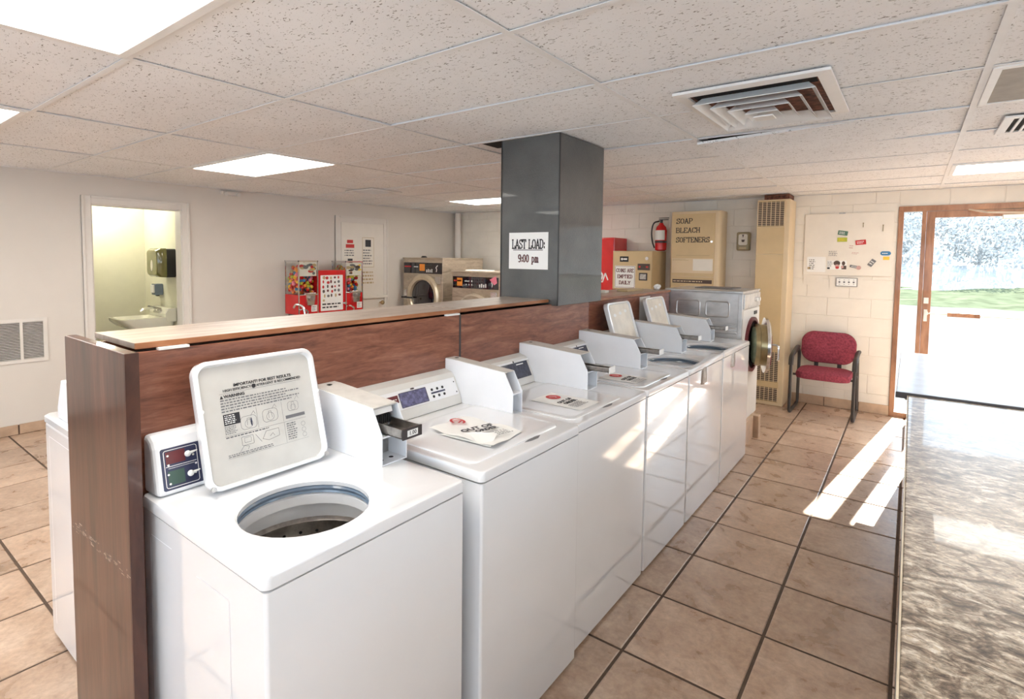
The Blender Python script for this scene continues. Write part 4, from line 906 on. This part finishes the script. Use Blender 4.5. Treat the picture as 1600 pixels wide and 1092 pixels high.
cg = thing('coins_sign', 'white sign reading COINS ARE EMPTIED DAILY on the tan changer', 'sign', (-2.94, CY-.006, 1.26))
f = FY(C0+.175, CY-.0045, 1.40); obj('sheet', fbox(BM(), f, -.14, .14, -.16, .125, .0, .003), 'paper', cg); b = BM(); quadline(b, Fr(f(0, 0, .0032), f.u, f.v, f.n), [(-.132, -.15), (.132, -.15), (.132, .117), (-.132, .117)], .004, .0004, True); obj('border', b, 'maroon_print', cg)
for s_, z, wd in (('COINS ARE', .065, .235), ('EMPTIED', -.012, .20), ('DAILY', -.09, .15)):
    tot = sum((max(p[0] for st in GL[c] for p in st) if c != ' ' else 2.2)+1.5 for c in s_)-1.5
    serif('lettering', s_, Fr(f(0, z, .0034), f.u, f.v, f.n), .042, 'maroon_print', cg, wt=1.15, ser=.9, track=1.5, sx=wd/(tot*.007))
# red drink machine
cm = thing('drink_machine', 'tall red drink machine with white ribbon, partly behind the dark pillar', 'vending machine', (-3.53, 6.66, 0)); R0, R1, RY = -3.92, -3.135, 6.47
obj('cabinet', box(R0, R1, RY, YB-.005, .02, 1.89), 'red_gloss', cm, bevel=.012, seg=3); fy = FY(0, RY, 0)
obj('front_panel', fbox(BM(), fy, R0+.02, R1-.012, .5, 1.87, 0, .01), 'red_gloss', cm, bevel=.004)
b = BM(); quadline(b, fy, [(R1-.24+.03*math.sin(q*.42), 1.87-.045*q) for q in range(13)], .03, .011); quadline(b, fy, [(R1-.21+.05*math.sin(q*.5), 1.32+.025*q-.02*abs(math.sin(q))) for q in range(8)], .02, .0112); quadline(b, fy, [(R1-.25, 1.36), (R1-.16, 1.30), (R1-.12, 1.42), (R1-.08, 1.33)], .018, .0112); obj('white_ribbon', b, 'print_white', cm)
# fire extinguisher
fe = thing('fire_extinguisher', 'red fire extinguisher with black hose on the wall beside the soap cabinet', 'fire extinguisher', (-2.63, 6.77, 1.722)); ex, ey = -2.628, 6.775
b = BM(); loops(b, FZ(ex, ey, 0), [(circ(0, 0, .05, 5), 1.722), (circ(0, 0, .072, 5), 1.735), (circ(0, 0, .074, 5), 1.98), (circ(0, 0, .06, 5), 2.03), (circ(0, 0, .028, 5), 2.065), (circ(0, 0, .026, 5), 2.08)]); obj('cylinder', b, 'red_gloss', fe, smooth=True)
b = BM(); q = [(math.cos(a)*.0755, math.sin(a)*.0755) for a in [math.pi*(1.18+.64*i/8) for i in range(9)]]
for (x0, y0), (x1, y1) in zip(q, q[1:]): b.faces.new([b.verts.new((ex+x, ey+y, z)) for x, y, z in ((x0, y0, 1.86), (x1, y1, 1.86), (x1, y1, 1.985), (x0, y0, 1.985))])
obj('label_sticker', b, 'paper', fe); b = BM(); cyl(b, (ex, ey, 1.825), (ex, ey, 1.85), .0765, 20); obj('strap', b, 'black_plastic', fe, smooth=True)
b = BM(); cyl(b, (ex, ey, 2.08), (ex, ey, 2.12), .018, 12); bx(b, ex-.03, ex+.09, ey-.012, ey+.012, 2.118, 2.128); bx(b, ex-.03, ex+.10, ey-.010, ey+.010, 2.14, 2.148); obj('valve', b, 'black_plastic', fe)
b = BM(); tube(b, smoothpath([(ex-.02, ey-.01, 2.105), (ex-.10, ey-.02, 2.09), (ex-.125, ey-.02, 1.97), (ex-.11, ey-.02, 1.84), (ex-.075, ey-.03, 1.76)], .06, 5), .010, 8); obj('hose', b, 'black_plastic', fe, smooth=True)
# small wall dispenser
wd_ = thing('wall_dispenser', 'small olive wall dispenser with pale face beside the furnace', 'dispenser', (-1.627, 6.81, 1.726)); fy = FY(-1.627, YB-.003, 1.838)
b = BM(); loops(b, fy, [(rr(-.074, .074, -.11, .11, .02, 4), 0), (rr(-.074, .074, -.11, .11, .02, 4), .05), (rr(-.062, .062, -.098, .098, .018, 4), .062)]); obj('case', b, 'olive_case', wd_, smooth=True)
b = BM(); loops(b, fy, [(rr(-.05, .05, -.045, .085, .02, 4), .060), (rr(-.05, .05, -.045, .085, .02, 4), .066)]); fc_ = obj('face', b, 'paper_cream', wd_); b = BM(); b.faces.new([b.verts.new(fy(*p, .0668)) for p in ((-.018, .02), (.022, .02), (.014, -.008), (-.012, -.008))]); b.faces.new([b.verts.new(fy(*p, .0668)) for p in ((-.012, .08), (.012, .08), (.0, .04))]); obj('face_mark', b, 'grille_dark', fc_)
obj('lever', fbox(BM(), fy, -.04, .04, -.095, -.065, .06, .075), 'tan_metal', wd_, bevel=.004)
# notice board with magnets and papers
YW = YB-.001
nb = thing('notice_board', 'large plain white board on the block wall above the red chair', 'notice board', (-.57, YW-.01, 1.46)); fy = FY(0, YW, 0)
obj('board', fbox(BM(), fy, -.985, -.165, 1.462, 2.135, .002, .014), 'wall_cmu', nb, bevel=.002); obj('clip', fbox(BM(), fy, -.66, -.60, 2.13, 2.142, .014, .018), 'dull_chrome', nb)
def mag(x, z, wd, h, mat, nm, lab, cat, rot=0., mark=None, th=.004, grp=None):
    c, s = math.cos(rot), math.sin(rot); f = Fr((x, YW-.0145, z), (c, 0, s), (-s, 0, c), (0, -1, 0)); t = thing(nm, lab, cat, (x, YW-.0145, z-h/2), grp)
    obj('sheet' if cat != 'magnet' else 'plate', loops(BM(), f, [(rr(-wd/2, wd/2, -h/2, h/2, min(wd, h)*.08, 3), 0), (rr(-wd/2, wd/2, -h/2, h/2, min(wd, h)*.08, 3), th)]), mat, t)
    if mark: scribble('print', Fr(f(0, 0, th), f.u, f.v, f.n), -wd*.36, wd*.36, -h*.3, h*.3, 2 if h < .08 else 6, mark, t, fill=1., dash=wd*.12)
    return t, Fr(f(0, 0, th), f.u, f.v, f.n)
mag(-.617, 1.922, .092, .048, 'dkgreen_print', 'fridge_magnet', 'dark green rectangular magnet, tilted, on the white board', 'magnet', -.15, 'print_white')
mag(-.620, 1.850, .092, .046, 'lime_print', 'fridge_magnet', 'yellow-green rectangular magnet below the dark green one', 'magnet', 0, 'yellow_print')
mag(-.449, 1.820, .095, .050, 'red_print', 'fridge_magnet', 'red rectangular magnet on the white board', 'magnet', .1, 'print_white')
mag(-.532, 1.772, .055, .075, 'paper_cream', 'business_card', 'pale upright card beside the red magnet', 'card', -.08, 'skin_print', .002)
mag(-.495, 1.703, .085, .045, 'paper_cream', 'business_card', 'pale sideways card below the upright card', 'card', -.08, 'skin_print', .002)
mag(-.698, 1.70, .12, .10, 'wall_cmu', 'paper_slip', 'white slip with a few dark marks above the photo flyer', 'paper', 0, 'print_grey', .002)
t, f = mag(-.858, 1.578, .185, .17, 'paper', 'white_flyer', 'bright white flyer with rounded corners at the board edge', 'flyer', 0, None, .003); scribble('print', f, -.07, .0, -.06, .06, 6, 'print_grey', t, dash=.02); b = BM(); rect(b, f, -.085, -.055, -.055, -.03); obj('print', b, 'tan_metal', t)
t, f = mag(-.66, 1.574, .185, .098, 'paper', 'photo_flyer', 'flyer with reddish-brown pictures beside the white flyer', 'flyer', 0, None, .003)
b = BM(); disc(b, f, .0, .02, .032, .0008, 14, .028); disc(b, f, .062, .02, .016, .0008, 10, .024); rect(b, f, .045, .09, -.045, -.005, .0008); obj('print', b, 'grille_dark', t); b = BM(); disc(b, f, .004, -.01, .022, .0012, 12, .018); disc(b, f, .052, -.02, .014, .0012, 10); obj('print', b, 'skin_print', t); b = BM(); disc(b, f, .005, -.028, .018, .0014, 12, .014); obj('print', b, 'red_print', t); b = BM(); rect(b, f, -.09, -.065, -.045, -.025); obj('print', b, 'print_black', t); scribble('print', f, -.088, -.03, -.02, .042, 5, 'print_grey', t, dash=.012)
t, f = mag(-.491, 1.558, .096, .026, 'print_grey', 'fridge_magnet', 'long dark magnet with a pink end on the white board', 'magnet', -.2, 'print_white'); b = BM(); disc(b, f, .035, -.002, .022, .001, 14); obj('pink_end', b, 'skin_print', t)
mag(-.343, 1.603, .045, .078, 'print_grey', 'fridge_magnet', 'dark grey magnet tilted to the right on the white board', 'magnet', -.6, 'print_white')
t, f = mag(-.226, 1.690, .094, .12, 'wall_cmu', 'logo_magnet', 'white magnet with a blue oval near the door frame', 'magnet', 0, None, .002); b = BM(); loops(b, f, [(rr(-.046, .046, -.008, .036, .022, 4), 0), (rr(-.046, .046, -.008, .036, .022, 4), .002)], False); lo_ = obj('blue_oval', b, 'blue_print', t); scribble('print', Fr(f(0, 0, .002), f.u, f.v, f.n), -.03, .03, .004, .024, 1, 'print_white', lo_, fill=1., dash=.014); b = BM(); rect(b, f, -.02, .035, -.055, -.02, .001); obj('yellow_patch', b, 'yellow_print', t)
YW2 = YW; YW = YB+.011
t, f = mag(-.572, 1.390, .30, .125, 'wall_cmu', 'wall_sheet', 'white sheet behind the grey framed sign below the board', 'paper', 0, None, .003)
t, f = mag(-.562, 1.390, .205, .098, 'counter_side', 'framed_sign', 'small grey framed sign with rows of symbols below the board', 'sign', 0, None, .012); f2 = Fr(f(0, 0, .0004), f.u, f.v, f.n); b = BM(); rect(b, f2, -.092, .092, -.04, .04); obj('face', b, 'print_white', t); b = BM()
for q in range(4):
    disc(b, f2, -.066+q*.044, 0, .010, .0012, 8); disc(b, f2, -.066+q*.044, .024, .006, .0012, 8, .003); disc(b, f2, -.066+q*.044, -.024, .006, .0012, 8, .003)
obj('symbols', b, 'print_grey', t)
t, f = mag(-.885, 1.405, .19, .115, 'wall_cmu', 'wall_sheet', 'faint white timetable sheet below the bright white flyer', 'paper', 0, 'mortar', .003)
for x, z, h, hl_ in ((-.434, 2.0, .04, 'thin pale hook on the white board above the red magnet'), (-.258, 1.965, .06, 'dark stubby hook on the white board above the blue oval magnet')):
    tag(obj('wall_hook', bx(box(x-.003, x+.003, YB-.024, YB-.016, z-h/2, z+h/2), x-.006, x+.006, YB-.022, YB-.016, z+h/2, z+h/2+.008), 'olive_case'), hl_, 'hook')

# ================================================================== RED CHAIR
ch = thing('arm_chair', 'red upholstered armchair with black sled frame below the notice board', 'chair', (-.695, 6.53, 0))
cx, cy = -.695, 6.53
sb = BM(); fz = FZ(cx, cy, 0)
def cush(b, f, a0, a1, b0, b1, c0, c1, r): loops(b, f, [(rr(a0+.03, a1-.03, b0+.03, b1-.03, r, 6), c0), (rr(a0+.006, a1-.006, b0+.006, b1-.006, r, 6), c0+.008), (rr(a0, a1, b0, b1, r, 6), (c0+c1)/2), (rr(a0+.008, a1-.008, b0+.008, b1-.008, r, 6), c1-.018), (rr(a0+.04, a1-.04, b0+.04, b1-.04, r, 6), c1-.004), (rr(a0+.12, a1-.12, b0+.12, b1-.12, r*.6, 6), c1)])
cush(sb, fz, -.25, .25, -.26, .20, .385, .475, .09); obj('seat', sb, 'fabric_red', ch, smooth=True)
bk = BM(); fb = Fr((cx, cy+.215, .50), (1, 0, 0), (0, .16, 1)); cush(bk, fb, -.262, .262, .0, .345, -.03, .055, .13); obj('backrest', bk, 'fabric_red', ch, smooth=True)
obj('back_shell', loops(BM(), fb, [(rr(-.25, .25, .01, .335, .12, 6), -.045), (rr(-.255, .255, .005, .34, .125, 6), -.028)]), 'black_plastic', ch)
for s in (-1, 1):
    x = cx+s*.285; side = smoothpath([(x, cy+.25, .018), (x, cy-.27, .018), (x, cy-.245, .60), (x-s*.01, cy+.12, .655), (x-s*.01, cy+.20, .60)], .05, 4, True)
    obj('side_frame', tube(BM(), side, .017, 8, True, .013), 'chair_frame', ch, smooth=True)
    am = BM(); tube(am, smoothpath([(x, cy-.255, .52), (x, cy-.235, .615), (x, cy+.10, .67), (x, cy+.16, .655)], .07, 4), .020, 10, False, .030); obj('arm_pad', am, 'chair_frame', ch, smooth=True)
b = BM(); tube(b, [(cx-.285, cy-.10, .40), (cx+.285, cy-.10, .40)], .012, 8); tube(b, [(cx-.285, cy+.14, .40), (cx+.285, cy+.14, .40)], .012, 8); obj('seat_rail', b, 'chair_frame', ch)
b = BM(); bx(b, cx-.13, cx-.09, cy+.12, cy+.25, .395, .41); bx(b, cx+.09, cx+.13, cy+.12, cy+.25, .395, .41); bx(b, cx-.13, cx-.09, cy+.225, cy+.245, .395, .62); bx(b, cx+.09, cx+.13, cy+.225, cy+.245, .395, .62); obj('back_bracket', b, 'chair_frame', ch)

# ================================================================== FOLDING COUNTERS
ct = thing('counter', 'long brown stone-pattern folding counter running past the washers', 'counter', (.45, 1.9, 0))
obj('cabinet', box(.018, .80, .25, 3.58, 0, .86), 'counter_side', ct)
obj('top', box(.014, .85, .2, 3.60, .862, .9), 'counter_stone', ct, bevel=.003); obj('edge_band', box(.010, .0138, .2, 3.60, .858, .898), 'counter_edge', ct)
obj('toe_strip', box(.0145, .0178, .25, 3.58, .80, .857), 'counter_edge', ct)
c2 = thing('counter', 'pale glossy folding counter near the glass door, past the brown one', 'counter', (.28, 4.4, 0))
obj('cabinet', box(.03, .56, 3.75, 5.05, 0, .872), 'counter_side', c2)
obj('top', box(-.040, .605, 3.61, 5.21, .878, .912), 'counter_pale', c2, bevel=.004); obj('edge_trim', box(-.042, .607, 3.606, 3.6095, .878, .910), 'dark_metal', c2)
obj('apron', box(0, .58, 3.66, 5.16, .86, .878), 'counter_edge', c2)

# ================================================================== LEFT WALL OBJECTS
rg = thing('return_air_grille', 'white louvred return-air grille low on the left wall', 'grille', (XL+.01, 1.1, .64)); fx = FX(XL, 0, 0)
b = BM(); Y0, Y1, Z0, Z1 = .80, 1.395, .635, 1.025
for a in ((Y0, Y1, Z0, Z0+.03), (Y0, Y1, Z1-.03, Z1), (Y0, Y0+.03, Z0+.03, Z1-.03), (Y1-.03, Y1, Z0+.03, Z1-.03), (1.205, 1.225, Z0+.03, Z1-.03), (1.0, 1.02, Z0+.03, Z1-.03)): fbox(b, fx, *a, 0, .012)
obj('frame', b, 'trim_white', rg); obj('backing', fbox(BM(), fx, Y0+.02, Y1-.02, Z0+.02, Z1-.02, .001, .002), 'grille_dark', rg)
for k in range(24):
    z = Z0+.034+k*.0138; b = BM(); prism(b, Fr((XL, Y0+.03, z), (1, 0, 0), UP, (0, 1, 0)), [(.003, .005), (.009, 0), (.0098, .0012), (.0038, .0062)], 0, Y1-Y0-.06); obj('slat', b, 'coin_cap', rg)
sm = thing('emergency_lamp', 'small white emergency lamp high on the left wall', 'lamp', (XL+.03, 3.05, 2.285)); obj('case', fbox(BM(), fx, 2.95, 3.15, 2.285, 2.325, 0, .06), 'trim_white', sm, bevel=.006)
for y in (2.98, 3.12): k = BM(); cyl(k, (XL+.05, y, 2.300), (XL+.085, y, 2.292), .022, 14); obj('lamp_head', k, 'console_grey', sm, smooth=True)
pp = thing('corner_pipe', 'white painted pipe in the far corner of the room', 'pipe', (XL+.14, YB-.1, 0)); k = BM(); cyl(k, (XL+.14, YB-.1, 0), (XL+.14, YB-.1, 2.34), .05, 16); obj('pipe', k, 'trim_white', pp, smooth=True); k = BM(); cyl(k, (XL+.14, YB-.1, 2.22), (XL+.14, YB-.1, 2.25), .056, 16); obj('pipe_clamp', k, 'trim_white', pp, smooth=True)
# notices on the white door
def door_notice(y, z, wd, h, lab, build):
    f = FX(XL+.0205, y, z); t = thing('door_notice', lab, 'notice', (XL+.021, y, z-h/2)); b = BM(); rect(b, f, -wd/2, wd/2, -h/2, h/2, .0006); obj('sheet', b, 'door_white' if build == 2 else 'paper_cream', t); g = Fr(f(0, 0, .0008), f.u, f.v, f.n)
    if build == 0:
        b = BM(); rect(b, g, -.07, .07, .06, .11); rect(b, g, -.05, .05, .125, .17); obj('print', b, 'red_print', t); scribble('print', g, -.09, .09, -.06, .04, 3, 'print_grey', t, dash=.03); b = BM(); rect(b, g, -.04, .04, -.15, -.09); obj('print', b, 'print_black', t)
    elif build == 1:
        b = BM(); rect(b, g, -.05, .05, .08, .18); obj('print', b, 'print_black', t); scribble('print', g, -.09, .09, -.18, .05, 6, 'print_grey', t, dash=.03); b = BM(); quadline(b, g, [(-wd/2, -h/2), (wd/2, -h/2), (wd/2, h/2), (-wd/2, h/2)], .006, .0006, True); obj('border', b, 'tan_metal', t)
    else:
        scribble('print', g, -.12, .12, -.10, .10, 4, 'tan_metal', t, dash=.035)
door_notice(4.68, 1.66, .21, .38, 'notice with red heading on the white door', 0); door_notice(4.99, 1.66, .20, .42, 'bordered notice with a dark picture on the white door', 1); door_notice(5.0, 1.30, .26, .24, 'faint pale notice low on the white door', 2)
# triple candy vending machine
vm = thing('candy_vending_rack', 'red candy and sticker vending machine with three heads by the left wall', 'vending machine', (-6.07, 4.13, 0)); VX = -5.90
b = BM(); bx(b, -6.2, -5.95, 3.70, 4.56, .86, .89); bx(b, -6.12, -6.02, 3.8, 3.85, .02, .86); bx(b, -6.12, -6.02, 4.4, 4.45, .02, .86); bx(b, -6.25, -5.88, 3.7, 4.56, 0, .02); obj('stand', b, 'black_plastic', vm)
def vend(y0, y1, z1, seed):
    rnd = random.Random(seed); zm = 1.13; f = FX(VX, 0, 0)
    hd = obj('vending_head', box(-6.2, VX, y0, y1, .89, zm), 'red_gloss', vm, bevel=.004)
    fr_ = BM()
    for yy in (y0, y1-.012):
        for xx in (-6.2, VX-.012): bx(fr_, xx, xx+.013, yy, yy+.012, .90, z1)
    bx(fr_, -6.2, VX+.001, y0, y1, z1-.018, z1); bx(fr_, VX-.002, VX+.002, y0, y1, zm-.006, zm+.006); obj('chrome_frame', fr_, 'chrome', hd, bevel=.001)
    obj('clear_window', bx(box(VX-.006, VX-.003, y0+.012, y1-.012, zm+.005, z1-.02), -6.19, VX-.01, y0+.003, y0+.006, zm+.005, z1-.02), 'box_clear', hd)
    zc = z1-.19; cd_ = BM(); rect(cd_, f, y0+.02, y1-.02, zc, z1-.025, -.008); cdo = obj('header_card', cd_, 'paper_cream', hd)
    cols = ['red_print', 'yellow_print', 'orange_sticker', 'print_grey', 'grille_dark', 'tan_metal']
    for q in range(14):
        b_ = BM(); disc(b_, f, rnd.uniform(y0+.04, y1-.04), rnd.uniform(zc+.03, z1-.05), rnd.uniform(.02, .045), -.0075+.0001*q, 8, rnd.uniform(.012, .024)); obj('card_print', b_, rnd.choice(cols), cdo)
    groups = {}
    for q in range(170):
        mt = rnd.choice(['red_print', 'red_gloss', 'yellow_print', 'blue_print', 'orange_sticker', 'lime_print', 'pink_sticker']); gb = groups.setdefault(mt, BM())
        ball(gb, (rnd.uniform(-6.16, VX-.03), rnd.uniform(y0+.025, y1-.03), zm+.02+rnd.random()*(zc-zm+.02)), .023, 8, 5)
    for q in range(90):
        mt = rnd.choice(['red_print', 'yellow_print', 'tan_metal', 'orange_sticker']); gb = groups.setdefault(mt, BM()); ball(gb, (rnd.uniform(-6.17, VX-.06), y0+.03+rnd.random()*.05, zm+.02+rnd.random()*(z1-zm-.09)), .022, 8, 5)
    for mt, gb in groups.items(): obj('candy_capsules', gb, mt, hd, smooth=True, stuff=True)
    yc = (y0+y1)/2+.01; mech = BM(); loops(mech, f, [([(yc-.05, 1.0), (yc+.05, 1.0), (yc+.075, 1.16), (yc-.075, 1.16)], 0), ([(yc-.045, 1.005), (yc+.045, 1.005), (yc+.068, 1.155), (yc-.068, 1.155)], .035)]); me_ = obj('coin_mechanism', mech, 'chrome', hd, bevel=.004)
    k_ = BM(); cyl(k_, f(yc, 1.09, .035), f(yc, 1.09, .06), .03, 12); fbox(k_, f, yc-.03, yc+.03, 1.083, 1.097, .06, .075); obj('knob', k_, 'dull_chrome', me_)
    b_ = BM(); rect(b_, f, y1-.10, y1-.02, .92, 1.0, .001); ps = obj('price_sticker', b_, 'paper', hd); scribble('print', Fr(f(0, 0, .001), f.u, f.v, f.n), y1-.09, y1-.03, .93, .99, 3, 'print_grey', ps)
    d_ = BM(); tube(d_, smoothpath([f(y0+.02, .95, .0), f(y0+.02, .97, .06), f(y0+.10, .93, .05), f(y0+.11, .9, .0)], .03), .010, 8); obj('chute_flap', d_, 'chrome', hd, smooth=True)
vend(3.656, 3.924, 1.548, 1); vend(4.327, 4.600, 1.542, 2)
hd = obj('sticker_head', box(-6.2, VX, 3.928, 4.322, .89, 1.427), 'red_gloss', vm, bevel=.004); f = FX(VX, 0, 0)
cb = BM(); loops(cb, f, [(rr(3.955, 4.28, .915, 1.365, .01, 3), 0), (rr(3.955, 4.28, .915, 1.365, .01, 3), .004)]); cbo = obj('display_card', cb, 'paper', hd); rnd = random.Random(5)
for q in range(26):
    b = BM(); disc(b, f, 4.0+.055*(q % 5)+rnd.uniform(-.01, .01), 1.33-.055*(q//5)+rnd.uniform(-.008, .008), rnd.uniform(.012, .024), .0046, 7, rnd.uniform(.014, .024)); obj('card_print', b, rnd.choice(['grille_dark', 'red_print', 'print_grey', 'maroon_print', 'tan_metal']), cbo)
scribble('print', Fr(f(0, 0, .0046), f.u, f.v, f.n), 3.975, 4.26, .94, 1.02, 2, 'print_black', cbo, fill=1., dash=.04); k = BM(); cyl(k, f(4.30, 1.0, 0), f(4.30, 1.0, .04), .018, 10); obj('knob', k, 'chrome', hd, smooth=True)
k = BM(); tube(k, smoothpath([(-5.93, 3.61, .98), (-5.90, 3.62, 1.03), (-5.84, 3.68, 1.0), (-5.82, 3.69, .90)], .04), .014, 8); obj('side_handle', k, 'chrome', vm, smooth=True)
# big front-load machines at the far end of the left wall
def front_machine(x0, x1, y0, y1, z1, lab, var):
    t = thing('front_load_machine', lab, 'washing machine', ((x0+x1)/2, (y0+y1)/2, 0)); f = FY(0, y0, 0); cxm = (x0+x1)/2+(.03 if var == 0 else 0); cz = z1-.555 if var == 0 else z1-.59; R = .33 if var == 0 else .31
    obj('cabinet', box(x0, x1, y0, y1, .03, z1), 'stainless_warm', t, bevel=.006); obj('top_trim', box(x0-.006, x1+.006, y0-.008, y1, z1, z1+.018), 'stainless_warm', t, bevel=.003)
    pz0, pz1 = z1-.215, z1-.055
    cp = obj('control_panel', fbox(BM(), f, x0+.02, x1-.012, pz0, pz1, 0, .008), 'glass_dark', t, bevel=.002)
    b = BM(); rect(b, f, x0+.36, x0+.47, pz0+.04, pz1-.02, .009) if var == 0 else rect(b, f, x0+.10, x0+.20, pz0+.03, pz1-.02, .009); obj('orange_sticker', b, 'orange_sticker', cp); b = BM()
    for q in range(4): rect(b, f, x0+.50+.035*q, x0+.52+.035*q, pz0+.02, pz0+.06+.01*(q % 2), .009)
    quadline(b, f, [(x1-.12, pz0+.03), (x1-.11, pz0+.07), (x1-.13, pz0+.09), (x1-.09, pz0+.125)], .014, .009); rect(b, f, x0+.24, x0+.33, pz1-.07, pz1-.055, .009)
    if var:
        for q in range(6): disc(b, f, x0+.27+.05*(q % 3), pz0+.05+.05*(q//3), .012, .009, 8)
    obj('panel_marks', b, 'print_white', cp)
    b = BM(); rect(b, f, x0+.04, x0+.18, pz1-.07, pz1-.05, .009); obj('panel_marks', b, 'red_print', cp)
    if var: b = BM(); b.faces.new([b.verts.new(f(*p, .010)) for p in ((x1-.16, pz1-.03), (x1-.05, pz1+.02), (x1-.03, pz1-.07), (x1-.08, pz1-.10))]); obj('pink_sticker', b, 'pink_sticker', cp)
    fo = Fr((cxm, y0, cz), (1, 0, 0), UP, (0, -1, 0)); b = BM(); loops(b, fo, [(circ(0, 0, R, 9), 0), (circ(0, 0, R, 9), .03), (circ(0, 0, R-.03, 9), .05), (circ(0, 0, R-.075, 9), .045), (circ(0, 0, R-.09, 9), .01)], False, False); dn = obj('door', b, 'ring_beige' if var == 0 else 'stainless_warm', t, smooth=True)
    b = BM(); loops(b, fo, [(circ(0, 0, R-.085, 9), .012), (circ(0, 0, R-.14, 9), .03), (circ(0, 0, .02, 9), .036)], False); obj('door_glass', b, 'glass_dark', dn, smooth=True)
    if var == 0: b = BM(); fbox(b, fo, -R-.08, -R+.15, -.035, -.012, .05, .075); obj('door_handle', b, 'black_plastic', dn, bevel=.004)
    lk = obj('lock_plate', fbox(BM(), f, x0+.04, x0+.11, cz-.05, cz+.09, 0, .03), 'chrome', t, bevel=.004); obj('coin_plate', fbox(BM(), f, x1-.14, x1-.04, z1-.36, z1-.25, 0, .012), 'chrome', t, bevel=.003)
    q = BM(); loops(q, FZ(0, 0, 0), [(circ(cxm-.1, y0+.1, .05, 4), z1+.018), (circ(cxm-.1, y0+.1, .03, 4), z1+.045)]); obj('top_knob', q, 'black_plastic', t) if var == 0 else q.free()
    obj('foot', box(x0+.02, x1-.02, y0+.02, y1-.02, 0, .03), 'black_plastic', t)
front_machine(-6.215, -5.39, 5.60, 6.50, 1.575, 'tall tan-steel front-load machine with dark round window in the far corner', 0)
front_machine(-5.16, -4.32, 5.55, 6.35, 1.40, 'shorter steel front-load machine with pink sticker, beside the tall one', 1)
tag(obj('folded_towel', box(-4.98, -4.6, 5.62, 5.8, 1.4185, 1.435), 'paper', None, bevel=.006), 'folded white cloth on top of the shorter front-load machine', 'cloth')

# ================================================================== WASHROOM
sk = thing('wall_sink', 'white wall-hung sink with chrome tap inside the washroom', 'sink', (-7.3, 2.55, .70)); 
def sx(y0, y1, r, z): return (rr(-7.54, -7.06, y0, y1, r, 5), z)
b = BM(); loops(b, FZ(0, 0, 0), [sx(2.42, 2.70, .06, .70), sx(2.28, 2.76, .08, .76), sx(2.21, 2.77, .09, .83), sx(2.205, 2.77, .09, .86), (rr(-7.50, -7.10, 2.24, 2.62, .07, 5), .862), (rr(-7.44, -7.16, 2.30, 2.56, .07, 5), .77)]); bas = obj('basin', b, 'porcelain', sk, smooth=True)
obj('backsplash', prism(BM(), Fr((-7.54, 0, 0), (0, 1, 0), UP, (1, 0, 0)), [(2.66, .80), (2.772, .80), (2.772, .965), (2.69, .965), (2.65, .90)], 0, .48), 'porcelain', sk, bevel=.008)
b = BM(); bx(b, -7.38, -7.20, 2.64, 2.68, .90, .925); tube(b, smoothpath([(-7.29, 2.66, .915), (-7.29, 2.64, .965), (-7.29, 2.50, .955), (-7.29, 2.47, .925)], .03), .014, 8); fc_ = obj('tap', b, 'chrome', sk, smooth=True)
for x in (-7.37, -7.21): k = BM(); tube(k, [(x, 2.66, .92), (x, 2.655, .95), (x, 2.58, .975)], .014, 8); obj('tap_handle', k, 'dull_chrome', fc_, smooth=True)
k = BM(); tube(k, smoothpath([(-7.3, 2.45, .72), (-7.3, 2.45, .58), (-7.3, 2.6, .55), (-7.3, 2.76, .55)], .05), .02, 8); obj('drain_pipe', k, 'chrome', sk, smooth=True)
td = thing('paper_towel_dispenser', 'smoky green and black paper-towel dispenser on the washroom wall', 'dispenser', (-7.2, 2.68, 1.33)); f = Fr((-7.22, 2.777, 1.5), (1, 0, 0), UP, (0, -1, 0))
b = BM(); loops(b, f, [(rr(-.16, .16, -.17, .17, .03, 4), 0), (rr(-.16, .16, -.17, .17, .03, 4), .10)]); obj('back_case', b, 'black_plastic', td, smooth=True); b = BM(); loops(b, f, [(rr(-.165, .165, -.17, .175, .03, 4), .10), (rr(-.165, .165, -.165, .175, .03, 4), .16), (rr(-.14, .14, -.14, .15, .05, 4), .20)]); obj('cover', b, 'smoke_green', td, smooth=True)
b = BM(); loops(b, f, [(circ(.0, -.03, .03, 4, .07), .199), (circ(.0, -.03, .028, 4, .065), .203)]); obj('view_window', b, 'paper_cream', td)
sd_ = thing('hand_soap_dispenser', 'small blue-grey hand soap dispenser above the washroom sink', 'dispenser', (-7.5, 2.72, 1.10)); f = Fr((-7.5, 2.777, 1.17), (1, 0, 0), UP, (0, -1, 0)); obj('case', fbox(BM(), f, -.06, .06, -.07, .07, 0, .09), 'smoke_blue', sd_, bevel=.01); obj('push_lever', fbox(BM(), f, -.05, .05, -.04, .055, .09, .105), 'vent_white', sd_, bevel=.004); obj('nozzle', fbox(BM(), f, -.02, .02, -.085, -.07, .03, .06), 'black_plastic', sd_)
bl_ = thing('washroom_ceiling_lamp', 'round glowing lamp hanging in the washroom', 'ceiling light', (-7.6, 2.2, 2.16)); b = BM(); ball(b, (-7.6, 2.2, 2.235), .10, 16, 10, 1, 1, .75); obj('globe', b, 'bath_lamp', bl_, smooth=True); obj('stem', cyl(BM(), (-7.6, 2.2, 2.30), (-7.6, 2.2, ZC+.099), .03, 10), 'vent_white', bl_)
bpy.context.view_layer.update()
